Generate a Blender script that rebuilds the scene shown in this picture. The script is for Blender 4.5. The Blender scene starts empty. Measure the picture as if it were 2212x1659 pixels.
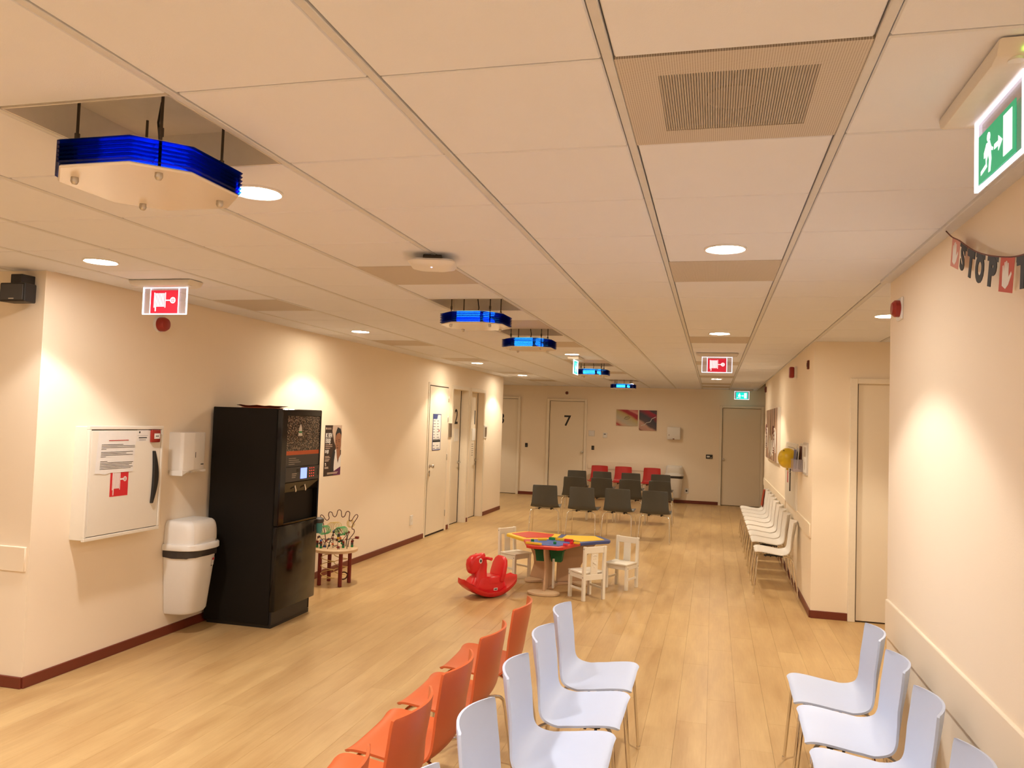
import bpy, bmesh, math, random
from mathutils import Matrix, Vector
R = math.radians
PI = math.pi
random.seed(7)
SC = bpy.context.scene
COL = SC.collection
H = 2.663                       # ceiling height

# ------------------------------------------------------------------ camera, world, exposure
def rot_cam(yaw, pit, rol):
    return Matrix.Rotation(yaw, 3, 'Z') @ Matrix.Rotation(pit, 3, 'X') @ Matrix.Rotation(rol, 3, 'Y')
cd = bpy.data.cameras.new('camera')
cam = bpy.data.objects.new('camera', cd)
COL.objects.link(cam)
rm = rot_cam(.2497, .0453, -.0335)
cm = Matrix.Identity(3)
cm.col[0] = rm.col[0]; cm.col[1] = rm.col[2]; cm.col[2] = -rm.col[1]
cam.matrix_world = Matrix.Translation((0, 0, 1.80)) @ cm.to_4x4()
cd.sensor_width = 36
cd.lens = 1713.93 / 2212 * 36
cd.clip_start = .05
SC.camera = cam
wd = bpy.data.worlds.new('world')
SC.world = wd
wd.use_nodes = True
wd.node_tree.nodes['Background'].inputs[0].default_value = (.9, .75, .6, 1)
wd.node_tree.nodes['Background'].inputs[1].default_value = .02
vs = SC.view_settings
SC.display_settings.display_device = 'sRGB'
vs.view_transform = 'Standard'
vs.look = 'None'
vs.gamma = 1
vs.use_curve_mapping = False
vs.exposure = 0.06
LAMP_COLOR = (1.0, .92, .84)
LAMP_W = 104.0
LAMP_WARM = (1.0, .85, .65)      # the lamps deeper in the hall burn warmer
cy_ = SC.cycles
cy_.max_bounces = 8; cy_.diffuse_bounces = 4; cy_.glossy_bounces = 3; cy_.transmission_bounces = 4; cy_.transparent_max_bounces = 20

# ------------------------------------------------------------------ materials
def lin(c):
    if isinstance(c, str):
        c = [int(c[i:i + 2], 16) / 255 for i in (0, 2, 4)]
        c = [x / 12.92 if x <= .04045 else ((x + .055) / 1.055) ** 2.4 for x in c]
    return (c[0], c[1], c[2], 1)
def mat(name, col, rough=.5, metal=0, var=.04, scale=30, bump=0, bscale=200, spec=.5, emit=None, es=0, coat=0):
    m = bpy.data.materials.new(name); m.use_nodes = True
    nt = m.node_tree; b = nt.nodes['Principled BSDF']
    c = lin(col)
    tc = nt.nodes.new('ShaderNodeTexCoord')
    nz = nt.nodes.new('ShaderNodeTexNoise'); nz.inputs['Scale'].default_value = scale; nz.inputs['Detail'].default_value = 3
    nt.links.new(tc.outputs['Object'], nz.inputs['Vector'])
    mx = nt.nodes.new('ShaderNodeMix'); mx.data_type = 'RGBA'
    mx.inputs[6].default_value = tuple(x * (1 - var) for x in c[:3]) + (1,)
    mx.inputs[7].default_value = tuple(min(1, x * (1 + var)) for x in c[:3]) + (1,)
    nt.links.new(nz.outputs['Fac'], mx.inputs[0])
    nt.links.new(mx.outputs[2], b.inputs['Base Color'])
    b.inputs['Roughness'].default_value = rough
    b.inputs['Metallic'].default_value = metal
    b.inputs['Specular IOR Level'].default_value = spec
    b.inputs['Coat Weight'].default_value = coat
    if bump:
        n2 = nt.nodes.new('ShaderNodeTexNoise'); n2.inputs['Scale'].default_value = bscale; n2.inputs['Detail'].default_value = 2
        nt.links.new(tc.outputs['Object'], n2.inputs['Vector'])
        bp = nt.nodes.new('ShaderNodeBump'); bp.inputs['Strength'].default_value = bump; bp.inputs['Distance'].default_value = .003
        nt.links.new(n2.outputs['Fac'], bp.inputs['Height'])
        nt.links.new(bp.outputs['Normal'], b.inputs['Normal'])
    if emit:
        b.inputs['Emission Color'].default_value = lin(emit)
        b.inputs['Emission Strength'].default_value = es
    return m
def nodes_of(m): return m.node_tree, m.node_tree.nodes['Principled BSDF']

M = {}
M['wall'] = mat('wall_paint', (.88, .77, .62), .75, bump=.08, bscale=160, var=.015, scale=3)
M['wall_board'] = mat('wall_board', (.88, .77, .615), .45, var=.015, scale=3)
M['tile'] = mat('ceiling_tile', (.78, .80, .88), .9, bump=.15, bscale=300, var=.012, scale=9)
M['runner'] = mat('runner_metal', (.66, .66, .68), .5)
M['ceil_void'] = mat('ceiling_void', (.25, .2, .16), .9)
M['grille'] = mat('grille_metal', (.46, .41, .36), .6)
M['door'] = mat('door_leaf', (.82, .73, .59), .5, var=.015, scale=4)
M['door_frame'] = mat('door_frame_paint', (.84, .76, .63), .45)
M['gap'] = mat('dark_gap', (.03, .015, .008), .8)
M['skirting'] = mat('skirting_redbrown', (.16, .028, .012), .45)
M['white_plastic'] = mat('white_plastic', (.80, .78, .75), .35, var=.01)
M['offwhite'] = mat('offwhite_plastic', (.74, .70, .64), .4)
M['white_steel'] = mat('white_steel', (.80, .76, .68), .38, var=.01)
M['paper'] = mat('paper', (.78, .76, .74), .8)
M['ink'] = mat('ink', (.02, .02, .022), .7)
M['ink_red'] = mat('ink_red', (.45, .03, .03), .7)
M['black'] = mat('black_plastic', (.012, .011, .011), .45)
M['black_gloss'] = mat('black_gloss', (.007, .0055, .0045), .10, spec=.32)
M['vend_side'] = mat('vending_side', (.008, .006, .0045), .6, bump=.1, bscale=400, spec=.2)
M['chrome'] = mat('chrome', (.80, .76, .70), .12, 1)
M['steel'] = mat('brushed_steel', (.55, .52, .47), .3, 1)
M['dark_metal'] = mat('dark_metal', (.10, .085, .07), .4, .8)
M['lilac'] = mat('lilac_plastic', (.53, .61, .80), .42, bump=.1, bscale=500, var=.01)
M['orange'] = mat('orange_plastic', (.58, .115, .032), .36, bump=.06, bscale=500, var=.02)
M['gray'] = mat('charcoal_plastic', (.062, .064, .062), .38, bump=.06, bscale=500)
M['red_chair'] = mat('red_plastic_seat', (.52, .022, .022), .36)
M['white_chair'] = mat('white_shell', (.85, .82, .78), .35, var=.01)
M['rust'] = mat('rust_pad', (.34, .05, .016), .6)
M['kids_white'] = mat('kids_white_paint', (.84, .80, .72), .35, var=.01)
M['toy_red'] = mat('toy_red_plastic', (.72, .022, .028), .28, var=.02)
M['yellow'] = mat('yellow_board', (.85, .56, .035), .4)
M['red'] = mat('red_board', (.60, .03, .012), .4)
M['blue'] = mat('blue_board', (.035, .10, .40), .45)
M['navy'] = mat('navy_board', (.05, .075, .24), .45)
M['green'] = mat('green_fabric', (.006, .12, .035), .65)
M['green_brick'] = mat('green_brick', (.01, .24, .07), .35)
M['pink'] = mat('pink_brick', (.70, .03, .09), .35)
M['birch'] = mat('birch_board', (.52, .33, .20), .5, var=.06, scale=12)
M['birch_light'] = mat('birch_edge', (.66, .48, .30), .5, var=.06, scale=20)
M['leg_red'] = mat('leg_red_stain', (.20, .018, .012), .4, var=.15, scale=40)
M['wire_brown'] = mat('wire_brown', (.09, .025, .015), .35)
M['wire_green'] = mat('wire_green', (.12, .50, .20), .35)
M['wire_yellow'] = mat('wire_yellow', (.72, .55, .22), .35)
M['wire_dark'] = mat('wire_dark', (.025, .022, .02), .4)
M['teal'] = mat('teal_plastic', (.06, .30, .32), .5)
M['dgrey'] = mat('dark_grey_plastic', (.06, .06, .065), .5)
M['bag'] = mat('bin_liner', (.035, .03, .03), .35, bump=.5, bscale=60)
M['alarm_red'] = mat('alarm_red', (.30, .02, .012), .35)
M['sign_red'] = mat('sign_red', (.62, .02, .03), .5)
M['brown_print'] = mat('brown_print', (.14, .03, .018), .6)
M['skin'] = mat('print_skin', (.30, .13, .065), .6, var=.2, scale=25)
M['skin_dark'] = mat('print_skin_dark', (.10, .035, .018), .6)  # dark brown print for the poster's brows, eyes, nose and mouth
M['purple'] = mat('print_purple', (.12, .02, .09), .6)
M['poster_dark'] = mat('poster_dark', (.035, .018, .012), .55, var=.2, scale=8)
M['poster_beige'] = mat('poster_beige', (.55, .42, .33), .6)
M['balloon'] = mat('balloon_yellow', (.72, .50, .02), .3)
M['frame_grey'] = mat('frame_grey', (.52, .47, .42), .45)
M['screen_blue'] = mat('lcd_blue', (.15, .2, .5), .3, emit=(.25, .35, 1.0), es=1.6)
M['led_red'] = mat('led_red', (.5, .02, .02), .3, emit=(1, .05, .03), es=2)
M['led_green'] = mat('led_green', (.1, .6, .05), .3, emit=(.3, 1, .05), es=5)
M['led_blue'] = mat('led_blue', (.4, .4, .9), .3, emit=(.5, .5, 1), es=6)
M['lens'] = mat('downlight_lens', (.9, .88, .84), .3, emit=(1, .92, .83), es=160)
M['lens_warm'] = mat('downlight_lens_warm', (.9, .88, .84), .3, emit=(1, .85, .65), es=160)
M['sign_edge'] = mat('sign_edge_light', (.9, .9, 1), .3, emit=(.85, .88, 1), es=1.7)
M['sign_white'] = mat('sign_white_light', (.9, .9, .95), .4, emit=(.93, .93, 1), es=.9)
M['sign_red_lit'] = mat('sign_red_light', (.55, .012, .03), .4, emit=(.75, .015, .05), es=.55)
M['sign_green_lit'] = mat('sign_green_light', (.01, .35, .16), .4, emit=(.0, .42, .19), es=.6)
M['sign_teal_lit'] = mat('sign_teal_light', (.01, .5, .4), .4, emit=(.0, .75, .62), es=1.1)
M['blue_core'] = mat('blue_tube', (.2, .5, 1), .4, emit=(.03, .45, 1), es=10)
M['lamp_white'] = mat('lamp_bottom_acrylic', (.80, .72, .62), .18, var=.01)
M['housing'] = mat('housing_reflector', (.80, .74, .66), .3)

def acrylic(name, tint, gloss=.12, clear=.85):
    m = bpy.data.materials.new(name); m.use_nodes = True
    nt = m.node_tree; nt.nodes.clear()
    out = nt.nodes.new('ShaderNodeOutputMaterial')
    tr = nt.nodes.new('ShaderNodeBsdfTransparent'); tr.inputs[0].default_value = lin(tint)
    gl = nt.nodes.new('ShaderNodeBsdfGlossy'); gl.inputs[0].default_value = (.8, .8, .85, 1); gl.inputs['Roughness'].default_value = .08
    lw = nt.nodes.new('ShaderNodeLayerWeight'); lw.inputs[0].default_value = .35
    df = nt.nodes.new('ShaderNodeBsdfDiffuse'); df.inputs[0].default_value = lin(tint)
    nz = nt.nodes.new('ShaderNodeTexNoise'); nz.inputs['Scale'].default_value = 30
    mth = nt.nodes.new('ShaderNodeMath'); mth.operation = 'MULTIPLY_ADD'; mth.inputs[1].default_value = .08; mth.inputs[2].default_value = 1 - clear - .04
    nt.links.new(nz.outputs['Fac'], mth.inputs[0])
    m1 = nt.nodes.new('ShaderNodeMixShader'); m2 = nt.nodes.new('ShaderNodeMixShader')
    nt.links.new(mth.outputs[0], m1.inputs[0])
    nt.links.new(tr.outputs[0], m1.inputs[1]); nt.links.new(df.outputs[0], m1.inputs[2])
    ml = nt.nodes.new('ShaderNodeMath'); ml.operation = 'MULTIPLY'; ml.inputs[1].default_value = gloss
    nt.links.new(lw.outputs['Fresnel'], ml.inputs[0])
    nt.links.new(ml.outputs[0], m2.inputs[0]); nt.links.new(m1.outputs[0], m2.inputs[1]); nt.links.new(gl.outputs[0], m2.inputs[2])
    nt.links.new(m2.outputs[0], out.inputs[0])
    return m
M['blue_acrylic'] = acrylic('blue_acrylic', (.012, .075, .46), .3, .92)
M['clear_acrylic'] = acrylic('clear_acrylic', (.93, .90, .95), .4, .8)

def floor_material():
    m = mat('vinyl_plank', (.5, .3, .15), .34)
    nt, b = nodes_of(m)
    for l in list(b.inputs['Base Color'].links): nt.links.remove(l)
    geo = nt.nodes.new('ShaderNodeNewGeometry'); oi = nt.nodes.new('ShaderNodeObjectInfo')
    ad = nt.nodes.new('ShaderNodeMath'); ad.operation = 'ADD'
    nt.links.new(geo.outputs['Random Per Island'], ad.inputs[0]); nt.links.new(oi.outputs['Random'], ad.inputs[1])
    fr = nt.nodes.new('ShaderNodeMath'); fr.operation = 'FRACT'; nt.links.new(ad.outputs[0], fr.inputs[0])
    mp = nt.nodes.new('ShaderNodeMapping'); mp.inputs['Scale'].default_value = (5.5, .9, 1)
    nt.links.new(geo.outputs['Position'], mp.inputs['Vector'])
    n1 = nt.nodes.new('ShaderNodeTexNoise'); n1.inputs['Scale'].default_value = 1.6; n1.inputs['Detail'].default_value = 5; n1.inputs['Roughness'].default_value = .6
    nt.links.new(mp.outputs[0], n1.inputs['Vector'])
    mp2 = nt.nodes.new('ShaderNodeMapping'); mp2.inputs['Scale'].default_value = (60, 3, 1)
    nt.links.new(geo.outputs['Position'], mp2.inputs['Vector'])
    n2 = nt.nodes.new('ShaderNodeTexNoise'); n2.inputs['Scale'].default_value = 1.5; n2.inputs['Detail'].default_value = 4
    nt.links.new(mp2.outputs[0], n2.inputs['Vector'])
    a = nt.nodes.new('ShaderNodeMath'); a.operation = 'MULTIPLY_ADD'; a.inputs[1].default_value = .22; nt.links.new(n2.outputs['Fac'], a.inputs[0]); nt.links.new(n1.outputs['Fac'], a.inputs[2])
    a2 = nt.nodes.new('ShaderNodeMath'); a2.operation = 'MULTIPLY_ADD'; a2.inputs[1].default_value = .14; nt.links.new(fr.outputs[0], a2.inputs[0]); nt.links.new(a.outputs[0], a2.inputs[2])
    cr = nt.nodes.new('ShaderNodeValToRGB')
    cr.color_ramp.elements[0].position = .40; cr.color_ramp.elements[0].color = (.44, .262, .107, 1)
    cr.color_ramp.elements[1].position = .92; cr.color_ramp.elements[1].color = (.62, .43, .20, 1)
    nt.links.new(a2.outputs[0], cr.inputs[0]); nt.links.new(cr.outputs[0], b.inputs['Base Color'])
    rr = nt.nodes.new('ShaderNodeMapRange'); rr.inputs[3].default_value = .26; rr.inputs[4].default_value = .42
    nt.links.new(n1.outputs['Fac'], rr.inputs[0]); nt.links.new(rr.outputs[0], b.inputs['Roughness'])
    return m
M['plank'] = floor_material()
M['screed'] = mat('screed_joint', (.22, .11, .05), .8)

def ramp_picture(name, ang, stops, scale=1, dist=.5, rough=.55, wave=None):
    """a printed picture: coloured bands across the local x/y plane, wobbling with noise"""
    m = mat(name, (.5, .5, .5), rough)
    nt, b = nodes_of(m)
    for l in list(b.inputs['Base Color'].links): nt.links.remove(l)
    tc = nt.nodes.new('ShaderNodeTexCoord'); mp = nt.nodes.new('ShaderNodeMapping')
    mp.inputs['Rotation'].default_value = (0, 0, ang); mp.inputs['Scale'].default_value = (scale, scale, scale)
    nt.links.new(tc.outputs['Object'], mp.inputs['Vector'])
    nz = nt.nodes.new('ShaderNodeTexNoise'); nz.inputs['Scale'].default_value = 4; nz.inputs['Detail'].default_value = 4
    nt.links.new(tc.outputs['Object'], nz.inputs['Vector'])
    sx = nt.nodes.new('ShaderNodeSeparateXYZ'); nt.links.new(mp.outputs[0], sx.inputs[0])
    ma = nt.nodes.new('ShaderNodeMath'); ma.operation = 'MULTIPLY_ADD'; ma.inputs[1].default_value = dist
    nt.links.new(nz.outputs['Fac'], ma.inputs[0]); nt.links.new(sx.outputs['X'], ma.inputs[2])
    src = ma.outputs[0]
    if wave:
        wv = nt.nodes.new('ShaderNodeMath'); wv.operation = 'FRACT'
        mu = nt.nodes.new('ShaderNodeMath'); mu.operation = 'MULTIPLY'; mu.inputs[1].default_value = wave
        nt.links.new(src, mu.inputs[0]); nt.links.new(mu.outputs[0], wv.inputs[0]); src = wv.outputs[0]
    cr = nt.nodes.new('ShaderNodeValToRGB'); el = cr.color_ramp.elements
    el[0].position, el[0].color = stops[0][0], lin(stops[0][1])
    el[1].position, el[1].color = stops[-1][0], lin(stops[-1][1])
    for p, c in stops[1:-1]:
        e = el.new(p); e.color = lin(c)
    nt.links.new(src, cr.inputs[0]); nt.links.new(cr.outputs[0], b.inputs['Base Color'])
    return m
def beans_material():
    m = mat('coffee_bean_picture', (.05, .03, .02), .12, spec=.4)
    nt, b = nodes_of(m)
    for l in list(b.inputs['Base Color'].links): nt.links.remove(l)
    tc = nt.nodes.new('ShaderNodeTexCoord')
    mp = nt.nodes.new('ShaderNodeMapping'); mp.inputs['Scale'].default_value = (24, 13, 1); mp.inputs['Rotation'].default_value = (0, 0, .4)
    nt.links.new(tc.outputs['Object'], mp.inputs['Vector'])
    vo = nt.nodes.new('ShaderNodeTexVoronoi'); nt.links.new(mp.outputs[0], vo.inputs['Vector'])
    cr = nt.nodes.new('ShaderNodeValToRGB'); el = cr.color_ramp.elements
    el[0].position, el[0].color = .17, (.80, .68, .55, 1)
    el[1].position, el[1].color = .6, (.006, .004, .003, 1)
    e = el.new(.34); e.color = (.12, .065, .04, 1)
    nt.links.new(vo.outputs['Distance'], cr.inputs[0]); nt.links.new(cr.outputs[0], b.inputs['Base Color'])
    return m
def perforated(name, base, hole, pitch):
    m = mat(name, base, .6)
    nt, b = nodes_of(m)
    for l in list(b.inputs['Base Color'].links): nt.links.remove(l)
    tc = nt.nodes.new('ShaderNodeTexCoord'); mp = nt.nodes.new('ShaderNodeMapping'); mp.inputs['Scale'].default_value = (1 / pitch, 1 / pitch, 1)
    nt.links.new(tc.outputs['Object'], mp.inputs['Vector'])
    fr = nt.nodes.new('ShaderNodeVectorMath'); fr.operation = 'FRACTION'; nt.links.new(mp.outputs[0], fr.inputs[0])
    sb = nt.nodes.new('ShaderNodeVectorMath'); sb.operation = 'SUBTRACT'; sb.inputs[1].default_value = (.5, .5, 0); nt.links.new(fr.outputs[0], sb.inputs[0])
    ml = nt.nodes.new('ShaderNodeVectorMath'); ml.operation = 'MULTIPLY'; ml.inputs[1].default_value = (1, 1, 0); nt.links.new(sb.outputs[0], ml.inputs[0])
    ln = nt.nodes.new('ShaderNodeVectorMath'); ln.operation = 'LENGTH'; nt.links.new(ml.outputs[0], ln.inputs[0])
    cr = nt.nodes.new('ShaderNodeValToRGB'); cr.color_ramp.elements[0].position = .26; cr.color_ramp.elements[1].position = .34
    cr.color_ramp.elements[0].color = lin(hole); cr.color_ramp.elements[1].color = lin(base)
    nt.links.new(ln.outputs['Value'], cr.inputs[0]); nt.links.new(cr.outputs[0], b.inputs['Base Color'])
    return m
M['perf'] = perforated('perforated_panel', (.62, .57, .52), (.36, .30, .25), .006)
M['beans'] = beans_material()

# ------------------------------------------------------------------ mesh helpers
SW = Matrix(((1, 0, 0, 0), (0, 0, 1, 0), (0, 1, 0, 0), (0, 0, 0, 1)))      # extrude along local y instead of z
class MB:
    def __init__(s): s.bm = bmesh.new()
    def add(s, bm2, mtx=None):
        if mtx is not None:
            bmesh.ops.transform(bm2, matrix=mtx, verts=bm2.verts)
            if mtx.determinant() < 0: bmesh.ops.reverse_faces(bm2, faces=bm2.faces[:])
        me = bpy.data.meshes.new('tmp'); bm2.to_mesh(me); bm2.free(); s.bm.from_mesh(me); bpy.data.meshes.remove(me); return s
    def box(s, x0, x1, y0, y1, z0, z1, bev=0, seg=1, mtx=None):
        b = bmesh.new(); bmesh.ops.create_cube(b, size=1)
        for v in b.verts:
            v.co = ((x0 + x1) / 2 + v.co.x * (x1 - x0), (y0 + y1) / 2 + v.co.y * (y1 - y0), (z0 + z1) / 2 + v.co.z * (z1 - z0))
        if bev: bmesh.ops.bevel(b, geom=b.edges[:], offset=bev, segments=seg, affect='EDGES', profile=.5)
        return s.add(b, mtx)
    def prism(s, pts, z0, z1, bev=0, seg=1, mtx=None):
        b = bmesh.new()
        lo = [b.verts.new((x, y, z0)) for x, y in pts]; hi = [b.verts.new((x, y, z1)) for x, y in pts]
        n = len(pts)
        b.faces.new(lo[::-1]); b.faces.new(hi)
        for i in range(n): b.faces.new((lo[i], lo[(i + 1) % n], hi[(i + 1) % n], hi[i]))
        bmesh.ops.recalc_face_normals(b, faces=b.faces[:])
        if bev: bmesh.ops.bevel(b, geom=b.edges[:], offset=bev, segments=seg, affect='EDGES', profile=.5, clamp_overlap=True)
        return s.add(b, mtx)
    def poly(s, pts, z=0):
        b = bmesh.new(); b.faces.new([b.verts.new((x, y, z)) for x, y in pts]); return s.add(b)
    def grid(s, rows, cu=False, cv=False, caps=False):
        b = bmesh.new()
        V = [[b.verts.new(p) for p in r] for r in rows]
        nu, nv = len(V), len(V[0])
        for i in range(nu if cu else nu - 1):
            for j in range(nv if cv else nv - 1):
                try: b.faces.new((V[i][j], V[(i + 1) % nu][j], V[(i + 1) % nu][(j + 1) % nv], V[i][(j + 1) % nv]))
                except ValueError: pass
        if caps: b.faces.new(V[0][::-1]); b.faces.new(V[-1])
        bmesh.ops.recalc_face_normals(b, faces=b.faces[:])
        return s.add(b)
    def tube(s, pts, r, n=8, closed=False):
        P = [Vector(p) for p in pts]; m = len(P); rows = []; up = None
        for i in range(m):
            a = P[i - 1] if (i or closed) else P[i]; c = P[(i + 1) % m] if (i < m - 1 or closed) else P[i]
            t = (c - a).normalized()
            if up is None:
                up = t.orthogonal().normalized()
            else:
                up = (up - t * up.dot(t)).normalized()
            sd = t.cross(up); rr = r[i] if isinstance(r, (list, tuple)) else r
            rows.append([P[i] + (up * math.cos(2 * PI * k / n) + sd * math.sin(2 * PI * k / n)) * rr for k in range(n)])
        return s.grid(rows, cu=closed, cv=True, caps=not closed)
    def lathe(s, prof, n=24, c=(0, 0, 0), sx=1, sy=1):
        rows = [[(c[0] + r * sx * math.cos(2 * PI * k / n), c[1] + r * sy * math.sin(2 * PI * k / n), c[2] + z) for k in range(n)] for r, z in prof]
        return s.grid(rows, cv=True, caps=True)
    def cyl(s, c, r, z0, z1, n=20, r1=None):
        return s.lathe([(r, z0), (r if r1 is None else r1, z1)], n, c)
    def ell(s, c, rad, n=20, m=12):
        rows = []
        for i in range(m + 1):
            t = PI * i / m
            rr = max(math.sin(t), .02)
            rows.append([(c[0] + rad[0] * rr * math.cos(2 * PI * k / n), c[1] + rad[1] * rr * math.sin(2 * PI * k / n), c[2] - rad[2] * math.cos(t)) for k in range(n)])
        return s.grid(rows, cv=True, caps=True)
    def mesh(s, name, m=None, smooth=None):
        me = bpy.data.meshes.new(name); s.bm.to_mesh(me); s.bm.free()
        if smooth:
            me.shade_smooth(); me.set_sharp_from_angle(angle=R(smooth))
        if m is not None: me.materials.append(M[m] if isinstance(m, str) else m)
        return me
def link(name, me, parent=None, mtx=None):
    o = bpy.data.objects.new(name, me); COL.objects.link(o)
    if parent is not None: o.parent = parent
    if mtx is not None: o.matrix_local = mtx
    return o
def obj(name, mb, m, parent=None, smooth=None, mtx=None, label=None):
    o = link(name, mb.mesh(name, m, smooth), parent, mtx)
    if label: o['label'] = label
    return o
def tag(o, label, cat, group=None):
    o['label'] = label; o['category'] = cat
    if group: o['group'] = group
    return o
def thing(name, label, cat, mtx=None, group=None):
    o = bpy.data.objects.new(name, None); COL.objects.link(o); o.empty_display_size = .05
    if mtx is not None: o.matrix_world = mtx
    return tag(o, label, cat, group)
def struct(name, mb, m, smooth=None):
    o = obj(name, mb, m, None, smooth); o['kind'] = 'structure'; return o
def T(x, y, z=0): return Matrix.Translation((x, y, z))
def RZ(a): return Matrix.Rotation(a, 4, 'Z')
def frame(o, ax, ay):
    ax, ay = Vector(ax), Vector(ay); az = ax.cross(ay); m = Matrix.Identity(4)
    for i, v in enumerate((ax, ay, az)):
        for k in range(3): m[k][i] = v[k]
    return Matrix.Translation(o) @ m
def xw(y): return -4.2 + .0062 * (y - 4.19)          # the long left wall runs very slightly off the tile grid
WL = Vector((.0062, 1, 0)).normalized()
def FL(y, z, off=0): return frame((xw(y) + off, y, z), WL, (0, 0, 1))      # local x along the wall, y up, z into the room
YB = 19.0
def FB(x, z, off=0): return frame((x, YB - off, z), (1, 0, 0), (0, 0, 1))
XR = .94
def FR(y, z, off=0): return frame((XR - off, y, z), (0, -1, 0), (0, 0, 1))
def text_mesh(body, size, extrude=.0006, bold=0, align='CENTER', sx=1):
    c = bpy.data.curves.new('t', 'FONT'); c.body = body; c.size = size; c.extrude = extrude; c.offset = bold; c.align_x = align; c.align_y = 'CENTER'; c.resolution_u = 4
    o = bpy.data.objects.new('t', c); COL.objects.link(o)
    dg = bpy.context.evaluated_depsgraph_get()
    me = bpy.data.meshes.new_from_object(o.evaluated_get(dg))
    bpy.data.objects.remove(o); bpy.data.curves.remove(c)
    if sx != 1:
        for v in me.vertices: v.co.x *= sx
    return me
def text(name, body, size, m, parent, x, y, z=.001, bold=0, align='CENTER', sx=1, extrude=.0006):
    me = text_mesh(body, size, extrude, bold, align, sx); me.materials.clear(); me.materials.append(M[m])
    return link(name, me, parent, T(x, y, z))
def dup(root, mtx, label, group=None):
    r = root.copy(); COL.objects.link(r); r.matrix_world = mtx; r['label'] = label
    if group: r['group'] = group
    for ch in list(root.children):
        c = ch.copy(); COL.objects.link(c); c.parent = r
        for g in list(ch.children):
            d = g.copy(); COL.objects.link(d); d.parent = c
    return r
def circ(x, y, r, n=20): return [(x + r * math.cos(2 * PI * k / n), y + r * math.sin(2 * PI * k / n)) for k in range(n)]
def crm(pts, n):
    """Catmull-Rom through points, n samples a span"""
    P = [Vector(p) for p in pts]; out = []
    for i in range(len(P) - 1):
        p0 = P[max(i - 1, 0)]; p1 = P[i]; p2 = P[i + 1]; p3 = P[min(i + 2, len(P) - 1)]
        for k in range(n):
            t = k / n
            out.append(.5 * ((2 * p1) + (p2 - p0) * t + (2 * p0 - 5 * p1 + 4 * p2 - p3) * t * t + (3 * p1 - p0 - 3 * p2 + p3) * t ** 3))
    out.append(P[-1]); return out

# ------------------------------------------------------------------ room shell
GX, GY, GS = -1.461, 1.241, .6          # ceiling grid: tile column i spans GX+GS*i .. +GS, row j likewise along y
def tc_(i, j): return (GX + GS * (i + .5), GY + GS * (j + .5))
HT = H + .34
# floor: screed + individual planks near the camera, the far planks in one part
fl = struct('floor', MB().box(-8.1, 3.3, -3.1, 19.1, -.2, -.006), 'screed')
PW, PL = .18, 1.22
pm = MB().box(0, PW - .0008, 0, PL - .0008, -.008, 0, .0004).mesh('plank', 'plank')
far = MB(); np_ = 0
for i in range(-45, 19):
    x = i * PW
    off = ((i * 0.37) % 1) * PL
    for j in range(-4, 17):
        y = j * PL + off - .6
        if x < -8 or x > 3.2 or y > 19 or y < -3: continue
        if x < -4.4 and 4.4 < y < 14: continue
        if x > 1.2 and not (4.2 < y < 8.6): continue
        vis = (2.2 < y < 12.4 and -4.35 < x < .98) or (2.2 < y < 4.3 and -5.3 < x <= -4.35) or (4.4 < y < 8 and .9 < x < 1.7)
        if vis and np_ < 296:
            link('plank', pm, fl, T(x, y, 0)); np_ += 1
        else:
            far.box(x, x + PW - .0012, y, y + PL - .0012, -.008, 0)
o = obj('planks', far, 'plank', fl); o['kind'] = 'stuff'

# walls
m = FL(4.19, 0)
w = MB()
for x0, x1, z0, z1 in ((.012, 8.21, 0, HT), (8.21, 9.03, 2.28, HT), (9.03, 9.23, 0, HT), (9.23, 10.01, 2.28, HT), (10.01, 11.31, 0, HT)):
    w.box(x0, x1, z0, z1, -.25, 0)
o = struct('wall_left', w, 'wall'); o.matrix_world = m
struct('wall_alcove', MB().box(-8, -4.2005, 4.19, 4.44, 0, HT), 'wall')
struct('wall_corner', MB().box(-8, -4.16, 15.25, 15.49, 0, HT), 'wall')
struct('wall_back', MB().box(-8.1, 1.5, YB, YB + .2, 0, HT), 'wall')
struct('wall_right', MB().box(XR, 3.3, 8.2, 15.6, 0, HT).box(1.3, 1.5, 15.6, YB, 0, HT), 'wall')
struct('wall_pillar', MB().box(.96, 3.3, -3.1, 4.86, 0, HT), 'wall')
struct('wall_recess', MB().box(3.1, 3.3, 4.86, 8.2, 0, HT), 'wall')
struct('wall_rear', MB().box(-8.1, .96, -3.2, -3, 0, HT), 'wall')
struct('wall_side', MB().box(-8.2, -8, -3.2, 4.44, 0, HT).box(-8.2, -8, 15.25, YB, 0, HT), 'wall')

# baseboards
BH = .072
def base_strip(name, segs, mtx=None):
    b = MB()
    for x0, x1 in segs: b.box(x0, x1, 0, BH, -.004, .013, .003)
    o = struct(name, b, 'skirting')
    if mtx is not None: o.matrix_world = mtx
base_strip('baseboard_left', ((0, 7.02), (8.06, 8.14), (9.10, 9.16), (10.09, 11.31)), m)
base_strip('baseboard_alcove', ((0, 3.8),), frame((-8, 4.19, 0), (1, 0, 0), (0, 0, 1)))
base_strip('baseboard_back', ((-7.9, -5.62), (-4.6, -3.97), (-2.94, .14)), FB(0, 0))
base_strip('baseboard_right', ((0, 7.4),), FR(15.6, 0))
base_strip('baseboard_recess', ((.94, 1.27),), frame((0, 8.2, 0), (1, 0, 0), (0, 0, 1)))
base_strip('baseboard_pillar', ((0, 7.8),), frame((.96, 4.86, 0), (0, -1, 0), (0, 0, 1)))
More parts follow.
